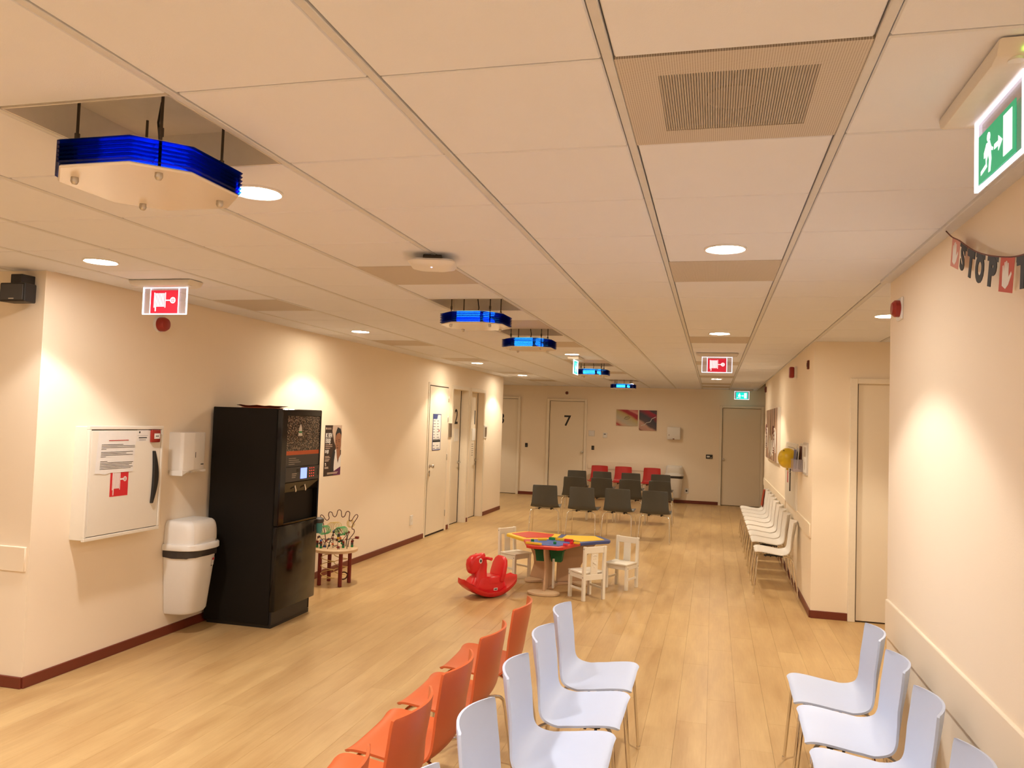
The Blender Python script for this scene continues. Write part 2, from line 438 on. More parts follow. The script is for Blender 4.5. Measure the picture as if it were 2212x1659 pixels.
# wall protection boards
def board(name, x0, x1, z0, z1, mtx):
    o = struct(name, MB().box(x0, x1, z0, z1, -.004, .014, .004), 'wall_board', 40); o.matrix_world = mtx
board('trim_1', 0, 3.8, .73, .887, frame((-8.02, 4.19, 0), (1, 0, 0), (0, 0, 1)))
board('trim_2', 0, 6, .68, .878, frame((.96, 4.84, 0), (0, -1, 0), (0, 0, 1)))
board('trim_3', 0, 4.55, .75, .885, FR(15.55, 0))
board('trim_4', 0, 1.3, .75, .885, FR(9.55, 0))
board('trim_5', -2.9, -1.2, .70, .885, FB(0, 0))
struct('trim_6', MB().box(.905, .965, -3, 4.87, H - .014, H + .03, .003), 'runner')

# ------------------------------------------------------------------ ceiling
ce = struct('ceiling', MB().box(-8.2, 3.4, -3.3, 19.3, HT, HT + .1), 'ceil_void')
LAMPS = {(-1, 1), (-1, 7), (-1, 10), (-1, 17), (-1, 24)}
GRILL = [(2, 1), (-1, 5), (2, 5), (-4, 7), (-1, 9), (2, 11), (-4, 12), (-1, 12), (2, 16), (-4, 16), (-1, 16), (-1, 20), (2, 21), (-4, 21), (2, 25), (-4, 25), (2, 27)]
def tile_mesh(x0, x1):
    return MB().box(x0, x1, -.2955, .2955, .001, .02, .004).mesh('ceiling_tile', 'tile')
tm = tile_mesh(-.284, .284); tl = tile_mesh(-.022, .284)
ft = MB(); nt_ = 0
for i in range(-12, 8):
    for j in range(-8, 30):
        cx, cy = tc_(i, j)
        if (i, j) in LAMPS or (i, j) in GRILL: continue
        if cx < -4.25 and 4.3 < cy < 15.2: continue
        if i >= 4 and not (4.8 < cy < 8.3): continue
        if i == -5 and 4.19 < cy < 15.4:
            link('ceiling_tile', tl, ce, T(cx, cy, H)); nt_ += 1; continue
        near = 0 <= j <= 28 and -4 <= i <= 5
        if near: link('ceiling_tile', tm, ce, T(cx, cy, H)); nt_ += 1
        else: ft.box(cx - .284, cx + .284, cy - .2955, cy + .2955, H + .001, H + .02)
o = obj('tiles', ft, 'tile', ce); o['kind'] = 'stuff'
for i in range(-12, 8):
    x = GX + GS * i
    if x > .95: y0, y1 = 4.86, 8.2
    elif x < -4.3: y0, y1 = -3, 4.19
    else: y0, y1 = -3, YB
    obj('ceiling_runner', MB().box(x - .012, x + .012, y0, y1, H - .001, H + .03, .002), 'runner', ce)
    if x < -4.3: obj('ceiling_runner', MB().box(x - .012, x + .012, 15.5, YB, H - .001, H + .03, .002), 'runner', ce)

# downlights
def downlight(i, j, where, k=1):
    x, y = tc_(i, j)
    t = thing('downlight', where, 'ceiling light', T(x, y, H), 'round recessed downlights')
    obj('rim', MB().lathe([(.100, .004), (.101, -.003), (.094, -.007), (.087, -.004), (.087, .004)], 32), 'white_plastic', t, 40)
    obj('lens', MB().cyl((0, 0, 0), .0865, -.003, .004, 32), 'lens_warm' if j >= 8 else 'lens', t)
    l = bpy.data.lights.new('spot', 'SPOT'); l.energy = LAMP_W * k; l.color = LAMP_WARM if j >= 8 else LAMP_COLOR; l.spot_size = R(114); l.spot_blend = .26; l.shadow_soft_size = .055
    s = bpy.data.objects.new('lamp_source', l); COL.objects.link(s); s.parent = t; s.location = (0, 0, -.012)
downlight(-1, 2, 'round recessed downlight partly hidden by the large blue lamp by the hose cabinet')
downlight(-4, 4, 'round recessed downlight above the white fire hose cabinet and black speaker')
downlight(2, 4, 'round recessed downlight directly in front of a perforated grille, over the lilac chairs')
downlight(-4, 10, 'round recessed downlight above the wall beside the vending machine')
downlight(2, 10, 'round recessed downlight between the near grille and the hanging hose reel sign')
downlight(4, 8, 'round recessed downlight at the edge of the recess behind the pillar')
downlight(-4, 17, 'round recessed downlight over the door with the tall notice')
downlight(-1, 14, 'round recessed downlight just before the small edge-on exit sign')
downlight(-4, 22, 'round recessed downlight near the far corner of the long door wall')
downlight(2, 17, 'round recessed downlight hidden behind the hanging hose reel sign')
downlight(-1, 26, 'round recessed downlight hidden behind the last blue lamp, before the back wall', .5)
downlight(2, 22, 'round recessed downlight low behind the hanging hose reel sign, near the back wall')
for i, j in ((2, -2), (-4, -2), (-1, -4), (-1, -1), (-7, 1), (-7, -4), (-8, 26), (2, -5)):
    downlight(i, j, 'round recessed downlight outside the picture')

# air grilles
gw = ['over the lilac chairs, large with a visible round duct', 'just beyond the square wireless access point', 'behind the downlight over the lilac chairs', 'first of four along the long wall',
      'between the second and third blue lamps', 'in front of the hanging hose reel sign', 'second along the long wall, past the poster', 'just beyond the third blue lamp', 'behind the hanging hose reel sign',
      'third along the long wall, near the first door', 'before the fourth blue lamp', 'between the last two blue lamps', 'over the grey chairs, beyond the hose reel sign',
      'fourth along the long wall, by the far corner', 'second last before the back wall door', 'in the side passage by the door numbered 3', 'last before the back wall']
for (i, j), lb in zip(GRILL, gw):
    x, y = tc_(i, j)
    t = thing('ceiling_grille', 'square perforated air grille ' + lb, 'air vent', T(x, y, H), 'square perforated ceiling grilles')
    if (i, j) == (2, 1):
        fr = MB()
        for a in ((-.2865, .2865, .19, .2965), (-.2865, .2865, -.2965, -.19), (-.2865, -.19, -.19, .19), (.19, .2865, -.19, .19)):
            fr.box(a[0], a[1], a[2], a[3], 0, .012)
        obj('frame_plate', fr, 'perf', t)
        sl = MB()
        for k in range(58):
            xx = -.19 + .38 * (k + .5) / 58
            sl.box(xx - .0025, xx + .0025, -.19, .19, .002, .006)
        o = obj('slats', sl, 'grille', t); o['kind'] = 'stuff'
        obj('duct_box', MB().box(-.2, .2, -.2, .2, .19, .2).box(-.2, -.195, -.2, .2, .012, .2).box(.195, .2, -.2, .2, .012, .2).box(-.2, .2, -.2, -.195, .012, .2).box(-.2, .2, .195, .2, .012, .2), 'tile', t)
        obj('duct_opening', MB().cyl((-.01, -.03, 0), .12, .165, .19, 32), 'dgrey', t, 40)
        obj('damper_disc', MB().cyl((.0, .075, 0), .078, .04, .046, 32), 'grille', t, 40)
    else:
        obj('frame_plate', MB().box(-.2865, .2865, -.2965, .2965, 0, .012, .002), 'perf', t)

# ------------------------------------------------------------------ blue ceiling lamps
def octo(h, c): return [(-h, -h + c), (-h + c, -h), (h - c, -h), (h, -h + c), (h, h - c), (h - c, h), (-h + c, h), (-h, h - c)]
def octo_ring(mb, h, c, hi, ci, z0, z1):
    A, B = octo(h, c), octo(hi, ci); zm = (z0 + z1) / 2
    A2 = octo(h - .006, c - .002)
    rows = [[(x, y, z0) for x, y in B], [(x, y, z0) for x, y in A2], [(x, y, zm) for x, y in A], [(x, y, z1) for x, y in A2], [(x, y, z1) for x, y in B]]
    return mb.grid(rows, cu=True, cv=True)
def blue_lamp(i, j, label):
    x, y = tc_(i, j)
    t = thing('blue_ceiling_lamp', label, 'ceiling lamp', T(x, y, H), 'octagonal blue acrylic ceiling lamps')
    hs = MB()
    hs.box(-.29, .29, -.296, .296, .125, .135)
    for a in ((-.2865, -.282, -.296, .296), (.282, .2865, -.296, .296), (-.2865, .2865, -.2965, -.292), (-.2865, .2865, .292, .2965)): hs.box(a[0], a[1], a[2], a[3], .0, .13)
    obj('housing', hs, 'housing', t)
    for k in range(6):
        obj('blue_plate', octo_ring(MB(), .25, .125, .205, .10, -.152 + .0125 * k, -.1445 + .0125 * k), 'blue_acrylic', t)
    obj('bottom_plate', MB().prism(octo(.242, .122), -.166, -.156, .004), 'lamp_white', t, 30)
    obj('reflector', MB().prism(octo(.215, .105), -.076, -.072), 'lamp_white', t)
    obj('tube', MB().tube([(-.13, -.06, -.118), (.04, -.06, -.118)], .026, 10), 'blue_core', t, 60)
    obj('tube', MB().tube([(.10, -.09, -.118), (.10, .09, -.118)], .022, 10), 'blue_core', t, 60)
    rods = [(-.15, -.15), (.15, -.15), (.15, .15), (-.15, .15)]
    for px, py in rods:
        r = obj('rod', MB().cyl((px, py, 0), .0045, -.158, .125, 10).cyl((px, py, 0), .008, -.055, -.03, 10), 'dark_metal', t, 40)
        obj('screw_cap', MB().lathe([(.011, -.166), (.012, -.178), (.008, -.186), (.004, -.188)], 12, (px, py, 0)), 'steel', r, 40)
    obj('cable', MB().tube([(0, .02, -.08), (.012, .02, -.02), (0, .02, .06), (.01, .02, .125)], .004, 8), 'black', t, 60)
blue_lamp(-1, 1, 'octagonal blue acrylic lamp hanging largest, nearest to the camera, above the hose cabinet')
blue_lamp(-1, 7, 'octagonal blue acrylic lamp under a mirrored opening, second along the row')
blue_lamp(-1, 10, 'octagonal blue acrylic lamp, middle one of the row of five')
blue_lamp(-1, 17, 'octagonal blue acrylic lamp partly behind the edge-on exit sign')
blue_lamp(-1, 24, 'octagonal blue acrylic lamp smallest and last in the row, by the back wall')

# ------------------------------------------------------------------ signs hanging from the ceiling
def hose_icon(parent, w, h, z, white, tail=True):
    """white reel with wound hose, tail and wheel, drawn flat on a plate of size w x h"""
    g = MB()
    g.box(-.38 * w, -.35 * w, -.26 * h, .40 * h, z, z + .0008).box(.02 * w, .05 * w, -.26 * h, .40 * h, z, z + .0008)
    for k in range(6):
        xx = (-.335 + .058 * k) * w
        g.box(xx, xx + .042 * w, -.22 * h, .37 * h, z, z + .0008)
    g.box(-.335 * w, -.293 * w, -.42 * h, -.22 * h, z, z + .0008)
    g.box(.05 * w, .24 * w, .035 * h, .085 * h, z, z + .0008)
    ring = []
    for r in (.10 * w, .058 * w):
        ring.append([(.31 * w + r * math.cos(2 * PI * k / 24), .06 * h + r * math.sin(2 * PI * k / 24), z + .0008) for k in range(24)])
    g.grid(ring, cv=True)
    g.box(.30 * w, .32 * w, .06 * h - .09 * w, .06 * h + .09 * w, z, z + .0009).box(.22 * w, .40 * w, .06 * h - .01 * w, .06 * h + .01 * w, z, z + .0009)
    obj('hose_symbol', g, white, parent)
def man_icon(parent, w, h, z, white):
    g = MB()
    g.prism([(.20 * w, -.38 * h), (.42 * w, -.38 * h), (.42 * w, .40 * h), (.20 * w, .40 * h)], z, z + .0008)
    P = lambda pts: g.prism([(x * w, y * h) for x, y in pts], z, z + .0008)
    g.prism(circ(-.20 * w, .30 * h, .045 * w, 14), z, z + .0008)
    P([(-.26, .20), (-.16, .20), (-.14, .02), (-.22, -.02), (-.28, .02)])            # trunk
    P([(-.26, .20), (-.33, .05), (-.33, -.06), (-.30, -.06), (-.29, .03), (-.25, .10)])  # arm behind
    P([(-.17, .20), (-.12, .05), (-.07, .0), (-.08, -.05), (-.15, .0), (-.19, .10)])     # arm ahead
    P([(-.22, .0), (-.14, .02), (-.12, -.18), (-.15, -.42), (-.20, -.42), (-.18, -.18)])  # leg ahead
    P([(-.28, .02), (-.20, -.02), (-.27, -.20), (-.42, -.27), (-.42, -.35), (-.24, -.28)])  # leg behind
    P([(-.04, .03), (.07, .03), (.07, .13), (.175, -.02), (.07, -.17), (.07, -.07), (-.04, -.07)])  # arrow
    obj('running_man_symbol', g, white, parent)
def hang_sign(label, mtx, kind, plate_m, w=.34, hh=.185, pw=.205, ph=.16, led=False):
    t = thing('hose_reel_sign' if kind == 'hose' else 'exit_sign', label, 'sign', mtx)
    h = obj('base', MB().prism([(-.245, -.002), (.245, -.002), (.222, -.036), (.185, -.044), (-.185, -.044), (-.222, -.036)], -.075, .075, .008, 2), 'offwhite', t, 35)
    pn = obj('panel', MB().box(-w / 2, w / 2, -.04 - hh, -.04, -.004, .004), 'clear_acrylic', t)
    y0 = -.04 - hh
    for a in ((-w / 2 - .002, w / 2 + .002, y0 - .004, y0 + .003), (-w / 2 - .004, -w / 2 + .002, y0, -.04), (w / 2 - .002, w / 2 + .004, y0, -.04), (-w / 2, w / 2, -.049, -.046)):
        obj('light_edge', MB().box(a[0], a[1], a[2], a[3], -.0045, .0045), 'sign_edge', t)
    yc = y0 + ph / 2 + .006
    pl = obj('picture_plate', MB().box(-pw / 2, pw / 2, yc - ph / 2, yc + ph / 2, .0042, .0055).box(-pw / 2, pw / 2, yc - ph / 2, yc + ph / 2, -.0055, -.0042), plate_m, t)
    if kind == 'hose':
        hose_icon(pl, pw, ph, .0056, 'sign_white'); pl.children[-1].location = (0, yc, 0)
        for a in (-1, 1): obj('light_edge', MB().box(a * (pw / 2 + .003) - .003, a * (pw / 2 + .003) + .003, y0, -.05, .004, .006), 'sign_edge', t)
    else:
        man_icon(pl, pw, ph, .0056, 'sign_white'); pl.children[-1].location = (0, yc, 0)
    obj('test_button', MB().cyl((.205, .03, .036), .016, 0, .006, 16), 'white_plastic', h, 40, Matrix.Rotation(PI / 2, 4, 'X'))
    if led: obj('status_led', MB().ell((.232, -.026, .02), (.005, .005, .005), 10, 6), 'led_green', h)
    return t
hang_sign('lit red fire hose reel sign hanging by the black speaker and long wall', frame((-3.62, 4.6, H), (1, 0, 0), (0, 0, 1)), 'hose', 'sign_red_lit', pw=.215, ph=.155)
hang_sign('lit red fire hose reel sign hanging mid ceiling over the grey chairs', frame((.027, 9.6, H), (1, 0, 0), (0, 0, 1)), 'hose', 'sign_red_lit', pw=.215, ph=.155)
hang_sign('green running man exit sign hanging close to the pillar, with arrow and door', frame((.655, 2.12, H), (0, -1, 0), (0, 0, 1)), 'exit', 'sign_green_lit', w=.33, pw=.26, ph=.125, led=True)
hang_sign('small exit sign seen almost edge-on in front of the fourth blue lamp', frame((-1.79, 10.42, H), (0, 1, 0), (0, 0, 1)), 'exit', 'sign_teal_lit')
hang_sign('glowing turquoise exit sign above the plain door in the back wall', frame((.61, 18.6, H), (1, 0, 0), (0, 0, 1)), 'exit', 'sign_teal_lit', w=.31, pw=.25, ph=.15)

# ------------------------------------------------------------------ doors
def handle_parts(parent, x, y, z0, side, knob=False):
    """round rose + lever (or knob) on the local face, side = direction of the lever"""
    g = MB().cyl((x, y, 0), .026, z0, z0 + .008, 18).cyl((x, y, 0), .009, z0, z0 + .045, 12)
    if knob: g.lathe([(.010, z0 + .03), (.027, z0 + .042), (.030, z0 + .058), (.022, z0 + .070), (.004, z0 + .073)], 18, (x, y, 0))
    else: g.tube([(x, y, z0 + .045), (x + side * .02, y, z0 + .05), (x + side * .12, y, z0 + .05)], .010, 10)
    g.cyl((x, y - .085, 0), .020, z0, z0 + .007, 16)
    o = obj('handle', g, 'steel', parent, 40)
    return o
# flush door in the left wall with a notice
m = FL(11.73, 0)
d1 = struct('door_1', MB().box(-.43, .40, .03, 2.275, .004, .010, .002), 'door'); d1.matrix_world = m
obj('door_frame', MB().box(-.49, -.445, 0, 2.33, -.002, .007, .002).box(.415, .455, 0, 2.33, -.002, .007, .002).box(-.445, .415, 2.29, 2.33, -.002, .007, .002), 'door_frame', d1)
obj('door_gap', MB().box(-.437, -.43, 0, 2.29, 0, .003).box(-.43, .41, 2.275, 2.288, 0, .004).box(-.44, .40, .004, .03, 0, .004).box(.40, .4145, 0, 2.29, 0, .003), 'gap', d1)
handle_parts(d1, -.36, 1.06, .010, 1, True)
obj('key', MB().box(-.364, -.356, .93, .98, .015, .02).cyl((-.36, .92, 0), .012, .015, .02, 12), 'steel', d1)
for z in (2.1, 1.78, 1.17, .28): obj('hinge', MB().cyl((.408, z, .012), .008, 0, .001, 10).box(.400, .416, z - .05, z + .05, .006, .020, .004), 'steel', d1, 40)
nt = thing('door_notice', 'tall dark-framed notice with small pictures on the flush door', 'notice', FL(11.63, 1.575, .0105))
obj('sheet', MB().box(-.175, .175, -.275, .275, 0, .003), 'paper', nt)
g = MB()
for a in ((-.178, .178, .265, .28), (-.178, .178, -.28, -.268), (-.18, -.168, -.28, .28), (.168, .18, -.28, .28)): g.box(a[0], a[1], a[2], a[3], 0, .005)
obj('border', g.prism([(-.168, .20), (.0, .20), (.03, .265), (-.168, .265)], .003, .0042), 'navy', nt)
g = MB()
for k in range(11):
    y = .17 - .042 * k
    if k in (7, 8): continue
    for q in range(2): g.box(-.155 + .16 * q, -.155 + .16 * q + random.uniform(.06, .12), y - .004, y + .004, .003, .0035)
g.box(-.165, .165, -.155, -.125, .003, .0036)
for k in range(7): g.prism(circ(-.14 + .046 * k, -.115, .014, 10), .003, .0036).box(-.155 + .046 * k, -.125 + .046 * k, -.15, -.12, .003, .0037)
obj('print', g, 'ink', nt)
obj('red_mark', MB().prism(circ(.10, .02, .02, 12), .003, .0038), 'ink_red', nt)
# the two recessed numbered doors
def recessed_door(name, yc, num, plate):
    m = FL(yc, 0, -.13)
    d = struct(name, MB().box(-.41, .405, .012, 2.28, -.04, 0), 'door'); d.matrix_world = m
    obj('door_frame', MB().box(-.47, -.41, 0, 2.34, .128, .137, .002).box(.41, .47, 0, 2.34, .128, .137, .002).box(-.41, .41, 2.28, 2.34, .128, .137, .002)
        .box(-.412, -.40, 0, 2.28, .0, .13).box(.40, .412, 0, 2.28, .004, .13), 'door_frame', d)
    obj('door_gap', MB().box(.375, .40, .0, 2.28, .0005, .0045).box(-.41, .40, .0, .012, -.01, .0), 'gap', d)
    handle_parts(d, .325, 1.04, 0, -1)
    text('number', num, .36, 'ink', d, (.16 if num == '2' else .23), 1.81, .002, .004)
    if plate:
        obj('name_plate', MB().box(.08, .30, 1.40, 1.62, 0, .008, .002), 'white_plastic', d)
        if num == '1':
            g = MB()
            for k in range(6): g.box(.09, .20, 1.33 - .04 * k, 1.338 - .04 * k, 0, .001)
            obj('print', g, 'ink', d)
recessed_door('door_2', 12.81, '2', True)
recessed_door('door_3', 13.81, '1', True)
o = tag(obj('wall_plate', MB().box(-.07, .07, -.115, .115, -.003, .02, .004), 'steel', None, mtx=FL(12.27, 1.60)), 'brushed metal plate on the wall strip between flush door and door 2', 'wall plate')
o = thing('room_sign', 'small framed room sign on the wall past door 1', 'sign', FL(14.29, 1.56))
obj('frame', MB().box(-.09, .09, -.12, .12, -.003, .016, .004), 'offwhite', o); obj('sheet', MB().box(-.065, .065, -.09, .09, .016, .018), 'steel', o)
o = thing('wall_socket', 'white wall socket low on the long wall before the flush door', 'socket', FL(10.73, .32))
obj('plate', MB().box(-.05, .05, -.07, .07, -.003, .012, .004), 'white_plastic', o); obj('socket_well', MB().cyl((0, 0, 0), .026, .012, .0135, 20), 'offwhite', o, 40)
# doors of the back wall
def back_door(name, x0, x1, top, num, nx, knob_x, kz):
    d = struct(name, MB().box(x0 + .07, x1 - .07, .012, top, -.004, .008, .002), 'door'); d.matrix_world = FB(0, 0)
    obj('door_frame', MB().box(x0, x0 + .06, 0, top + .06, -.004, .05, .004).box(x1 - .06, x1, 0, top + .06, -.004, .05, .004).box(x0 + .06, x1 - .06, top + .008, top + .06, -.004, .05, .004), 'door_frame', d)
    obj('door_gap', MB().box(x0 + .06, x0 + .07, 0, top, 0, .004).box(x0 + .07, x1 - .07, top, top + .008, 0, .004).box(x0 + .07, x1 - .07, 0, .012, 0, .004), 'gap', d)
    if num: text('number', num, .36, 'ink', d, nx, 1.815, .009, .004)
    g = MB().cyl((knob_x, kz, 0), .03, .008, .016, 18).lathe([(.010, .03), (.028, .042), (.030, .058), (.004, .073)], 18, (knob_x, kz, 0)).cyl((knob_x, kz, 0), .01, .008, .04, 12)
    obj('handle', g, 'steel', d, 40)
back_door('door_4', -3.93, -2.95, 2.297, '7', -3.43, -3.05, 1.08)
back_door('door_5', -5.60, -4.60, 2.32, '3', -5.08, -5.48, 1.08)
back_door('door_6', .14, 1.12, 2.235, None, 0, .245, 1.05)
# recess door beside the pillar
d = struct('door_7', MB().box(1.345, 2.2, .012, 2.25, -.004, .006, .002), 'door'); d.matrix_world = frame((0, 8.2, 0), (1, 0, 0), (0, 0, 1))
obj('door_frame', MB().box(1.27, 1.335, 0, 2.31, -.004, .035, .004).box(2.21, 2.27, 0, 2.31, -.004, .035, .004).box(1.335, 2.21, 2.258, 2.31, -.004, .035, .004), 'door_frame', d)
obj('door_gap', MB().box(1.335, 1.345, 0, 2.258, 0, .003).box(1.345, 2.2, .0, .012, 0, .003), 'gap', d)
handle_parts(d, 2.12, 1.05, .006, -1)

# ------------------------------------------------------------------ fire hose cabinet and its neighbours on the left wall
cb = thing('hose_cabinet', 'white steel fire hose cabinet on the wall with black bow handle', 'cabinet', FL(4.86, 1.275))
g = MB().box(-.355, .355, -.385, .385, -.003, .112, .004)
obj('body', g, 'white_steel', cb, 30)
fr = MB()
for a in ((-.37, .37, .365, .39), (-.37, .37, -.39, -.365), (-.37, -.35, -.365, .365), (.35, .37, -.365, .365)): fr.box(a[0], a[1], a[2], a[3], .108, .132, .003)
obj('frame', fr, 'white_steel', cb)
obj('door_gap', MB().box(-.351, .351, -.366, .366, .112, .114), 'gap', cb)
dr = obj('door', MB().box(-.345, .345, -.36, .358, .113, .129, .002), 'white_steel', cb)
pts = []
for k in range(13):
    t = k / 12; pts.append((.272 + .047 * math.sin(PI * t), .205 - .39 * t))
for k in range(13):
    t = 1 - k / 12; pts.append((.255 + .012 * math.sin(PI * t) , .205 - .39 * t))
obj('handle', MB().prism(pts, .129, .150, .003), 'black', dr)
hs = obj('hose_label', MB().box(-.155, .02, -.105, .085, .1290, .1298), 'sign_red', cb)
hose_icon(hs, .175, .23, .1299, 'paper'); hs.children[-1].location = (-.068, -.0, 0)
stk = obj('sticker', MB().box(.085, .205, .278, .360, .129, .1296), 'paper', cb)
g = MB().box(.09, .20, .319, .3205, .1296, .13).box(.105, .19, .300, .308, .1296, .13).box(.11, .18, .286, .289, .1296, .13).prism(circ(.112, .344, .008, 10), .1296, .13)
obj('print', g, 'ink', stk)
nb = thing('paper_notice', 'white paper notice with red heading taped on the hose cabinet door', 'notice', FL(4.86, 1.275, .1305))
rows = []
for i in range(9):
    y = .353 - i * .29 / 8
    rows.append([(-.285 + j * .365 / 8 - .02 * (i / 8), y - (.010 if i == 8 and j == 2 else 0), .0006 + .0012 * max(0, (i - 7)) ** 2 + .0003 * math.sin(j * 1.3)) for j in range(9)])
obj('sheet', MB().grid(rows), 'paper', nb, 60)
g = MB(); yy = .26
for ln in (.22, .345, .345, .05, 0, .33, .26, .33, .05, 0, 0, .07, .34, .33, .30, .34, .32):
    if ln: g.box(-.255 - (.26 - yy) * .05, -.255 - (.26 - yy) * .05 + ln * .93, yy - .0016, yy + .0016, .0012, .0018)
    yy -= .0105
obj('print', g, 'ink', nb)
obj('heading', MB().box(-.19, .0, .286, .291, .0012, .0022), 'ink_red', nb)
cp = thing('fire_call_point', 'square dark red fire call point in the corner of the hose cabinet door', 'alarm button', FL(4.86, 1.275, .1305))
obj('body', MB().box(.218, .312, .268, .362, 0, .022, .008, 2), 'alarm_red', cp, 40)
gp = obj('glass_plate', MB().box(.240, .300, .295, .335, .022, .0245, .001), 'paper', cp)
obj('dots', MB().prism(circ(.258, .315, .005, 10), .0246, .025).prism(circ(.270, .315, .005, 10), .0246, .025).prism(circ(.282, .315, .005, 10), .0246, .025), 'ink', gp)
# paper towel dispenser
td = thing('towel_dispenser', 'white folded paper towel dispenser between hose cabinet and vending machine', 'towel dispenser', FL(5.62, 1.455))
obj('body', MB().prism([(-.155, -.002), (.155, -.002), (.150, .105), (.125, .13), (-.02, .138), (-.135, .125), (-.15, .10)], -.145, .158, .006, 2, mtx=SW), 'white_plastic', td, 35)
obj('outlet_lip', MB().prism([(-.15, 0), (.15, 0), (.15, -.02), (.10, -.022), (.06, -.008), (-.06, -.008), (-.10, -.022), (-.15, -.045)], .01, .13, .003, mtx=T(0, -.143, 0)), 'white_plastic', td, 35)
rows = [[(-.085 + .17 * i / 16, -.15 - .022 * v - .006 * math.sin(i * 1.9) * v, .07 + .02 * math.sin(i * .8) * v) for i in range(17)] for v in (0, .5, 1)]
obj('paper_towel', MB().grid(rows), 'paper', td, 60)
obj('window_slot', MB().box(-.006, .0, -.045, .0, .1385, .1395), 'ink', td)
obj('badge', MB().box(.075, .11, -.105, -.097, .1335, .1345), 'ink', td)
# swing bins
def swing_bin(mtx, label, sticker=True):
    t = thing('swing_bin', label, 'waste bin', mtx, 'wall mounted swing lid bins')
    def half(hw, dp, z, n=24, flat=.9):
        p = []
        for k in range(n + 1):
            a = PI * k / n
            ca, sa = math.cos(a), math.sin(a)
            p.append((hw * math.copysign(abs(ca) ** .6, ca), z, dp * abs(sa) ** .6))
        return p
    rows = [half(.150, .200, 0), half(.160, .214, .02), half(.197, .262, .47), half(.199, .264, .49)]
    obj('body', MB().grid(rows, cv=True, caps=True), 'white_plastic', t, 40)
    rows = [half(.205, .270, .470), half(.208, .273, .478), half(.208, .273, .515)]
    g = MB(); b0 = half(.205, .270, .462)
    b0 = [(x, y - .012 * abs(math.sin(k * .9)) - .006 * math.sin(k * .37), z) for k, (x, y, z) in enumerate(b0)]
    obj('bin_liner', g.grid([b0] + rows[1:], cv=True, caps=True), 'bag', t, 50)
    rows = [half(.217, .284, .508), half(.220, .288, .512), half(.220, .288, .548), half(.214, .282, .556), half(.202, .266, .558)]
    obj('rim', MB().grid(rows, cv=True, caps=True), 'white_plastic', t, 40)
    # dome: sloping lid, high at the front edge of the flap
    rows = []
    for k in range(9):
        s = k / 8
        rows.append(half(.198 * (1 - .20 * s ** 3), .262 * (1 - .30 * s ** 3), .552 + .185 * math.sin(s * PI / 2) ** .9))
    obj('dome', MB().grid(rows, cv=True, caps=True), 'white_plastic', t, 50)
    fp = []
    for i in range(9):
        u = i / 8; r = []
        for j in range(13):
            v = -1 + 2 * j / 12
            a = PI / 2 - v * .62
            s = max(.0, .10 + .80 * u - .12 * v * v * (1 - u))
            hw = .198 * (1 - .20 * s ** 3) + .004; dp = .262 * (1 - .30 * s ** 3) + .005
            ca, sa = math.cos(a), math.sin(a)
            r.append((hw * math.copysign(abs(ca) ** .6, ca), .552 + .185 * math.sin(s * PI / 2) ** .9 + .003, dp * abs(sa) ** .6))
        fp.append(r)
    obj('flap', MB().grid(fp), 'offwhite', t, 50)
    if sticker:
        def wrap(a0, a1, z0, z1, name, mm, off):
            rr = []
            for z in (z0, z1):
                f = .160 + .037 * (z - .02) / .45; dd = .214 + .048 * (z - .02) / .45; r = []
                for k in range(5):
                    a = a0 + (a1 - a0) * k / 4; ca, sa = math.cos(a), math.sin(a)
                    r.append(((f + off) * math.copysign(abs(ca) ** .6, ca), z, (dd + off) * abs(sa) ** .6))
                rr.append(r)
            obj(name, MB().grid(rr), mm, t)
        wrap(1.40, 1.08, .36, .425, 'sticker', 'paper', .003)
        wrap(1.39, 1.22, .405, .423, 'red_print', 'sign_red', .0045)
        wrap(1.17, 1.10, .365, .41, 'stripes_print', 'steel', .0045)
        wrap(1.42, 1.34, .358, .366, 'print', 'ink', .0045)
    return t
swing_bin(FL(5.66, .175, .004), 'white swing lid bin on the wall between hose cabinet and vending machine')

# ------------------------------------------------------------------ vending machine
vm = thing('vending_machine', 'tall black coffee vending machine standing against the long left wall', 'vending machine', frame((xw(6.3) + .03, 6.315, 0), (0, 1, 0), (0, 0, 1)))
VD = .645
obj('cabinet', MB().box(-.345, .345, .03, 1.83, 0, VD - .03, .006), 'vend_side', vm)
obj('plinth', MB().box(-.32, .32, .0, .035, .02, VD - .02).box(-.33, .28, .03, .14, VD - .06, VD - .01, .004), 'black', vm)
fd = obj('front_door', MB().box(-.345, .345, .14, .845, VD - .03, VD + .02, .012, 2).box(-.345, -.25, .845, 1.83, VD - .03, VD + .02, .008).box(.325, .345, .845, 1.83, VD - .03, VD + .02, .006).box(-.25, .325, 1.77, 1.83, VD - .03, VD + .02, .006), 'black_gloss', vm, 30)
obj('lock', MB().box(.285, .305, .73, .79, VD + .019, VD + .024, .003), 'black', fd)
obj('picture_pane', MB().box(-.25, .325, 1.47, 1.77, VD - .03, VD + .012), 'beans', vm)
bg = obj('cup_print', MB().prism([(-.06, 1.60), (.01, 1.60), (.0, 1.67), (-.018, 1.70), (-.028, 1.70), (-.045, 1.67)], VD + .0122, VD + .0126), 'paper', vm)
obj('green_band', MB().box(-.052, .004, 1.625, 1.64, VD + .0127, VD + .013), 'green_brick', bg)
obj('orange_strip', MB().box(-.25, .325, 1.435, 1.47, VD - .03, VD + .012), 'orange', vm)
tp = obj('text_panel', MB().box(-.25, .325, 1.335, 1.435, VD - .03, VD + .012), 'dgrey', vm)
g = MB()
for k, ln in enumerate((.12, .17, .2, .1)): g.box(-.2, -.2 + ln, 1.405 - .017 * k, 1.409 - .017 * k, VD + .0122, VD + .0126)
obj('print', g, 'frame_grey', tp)
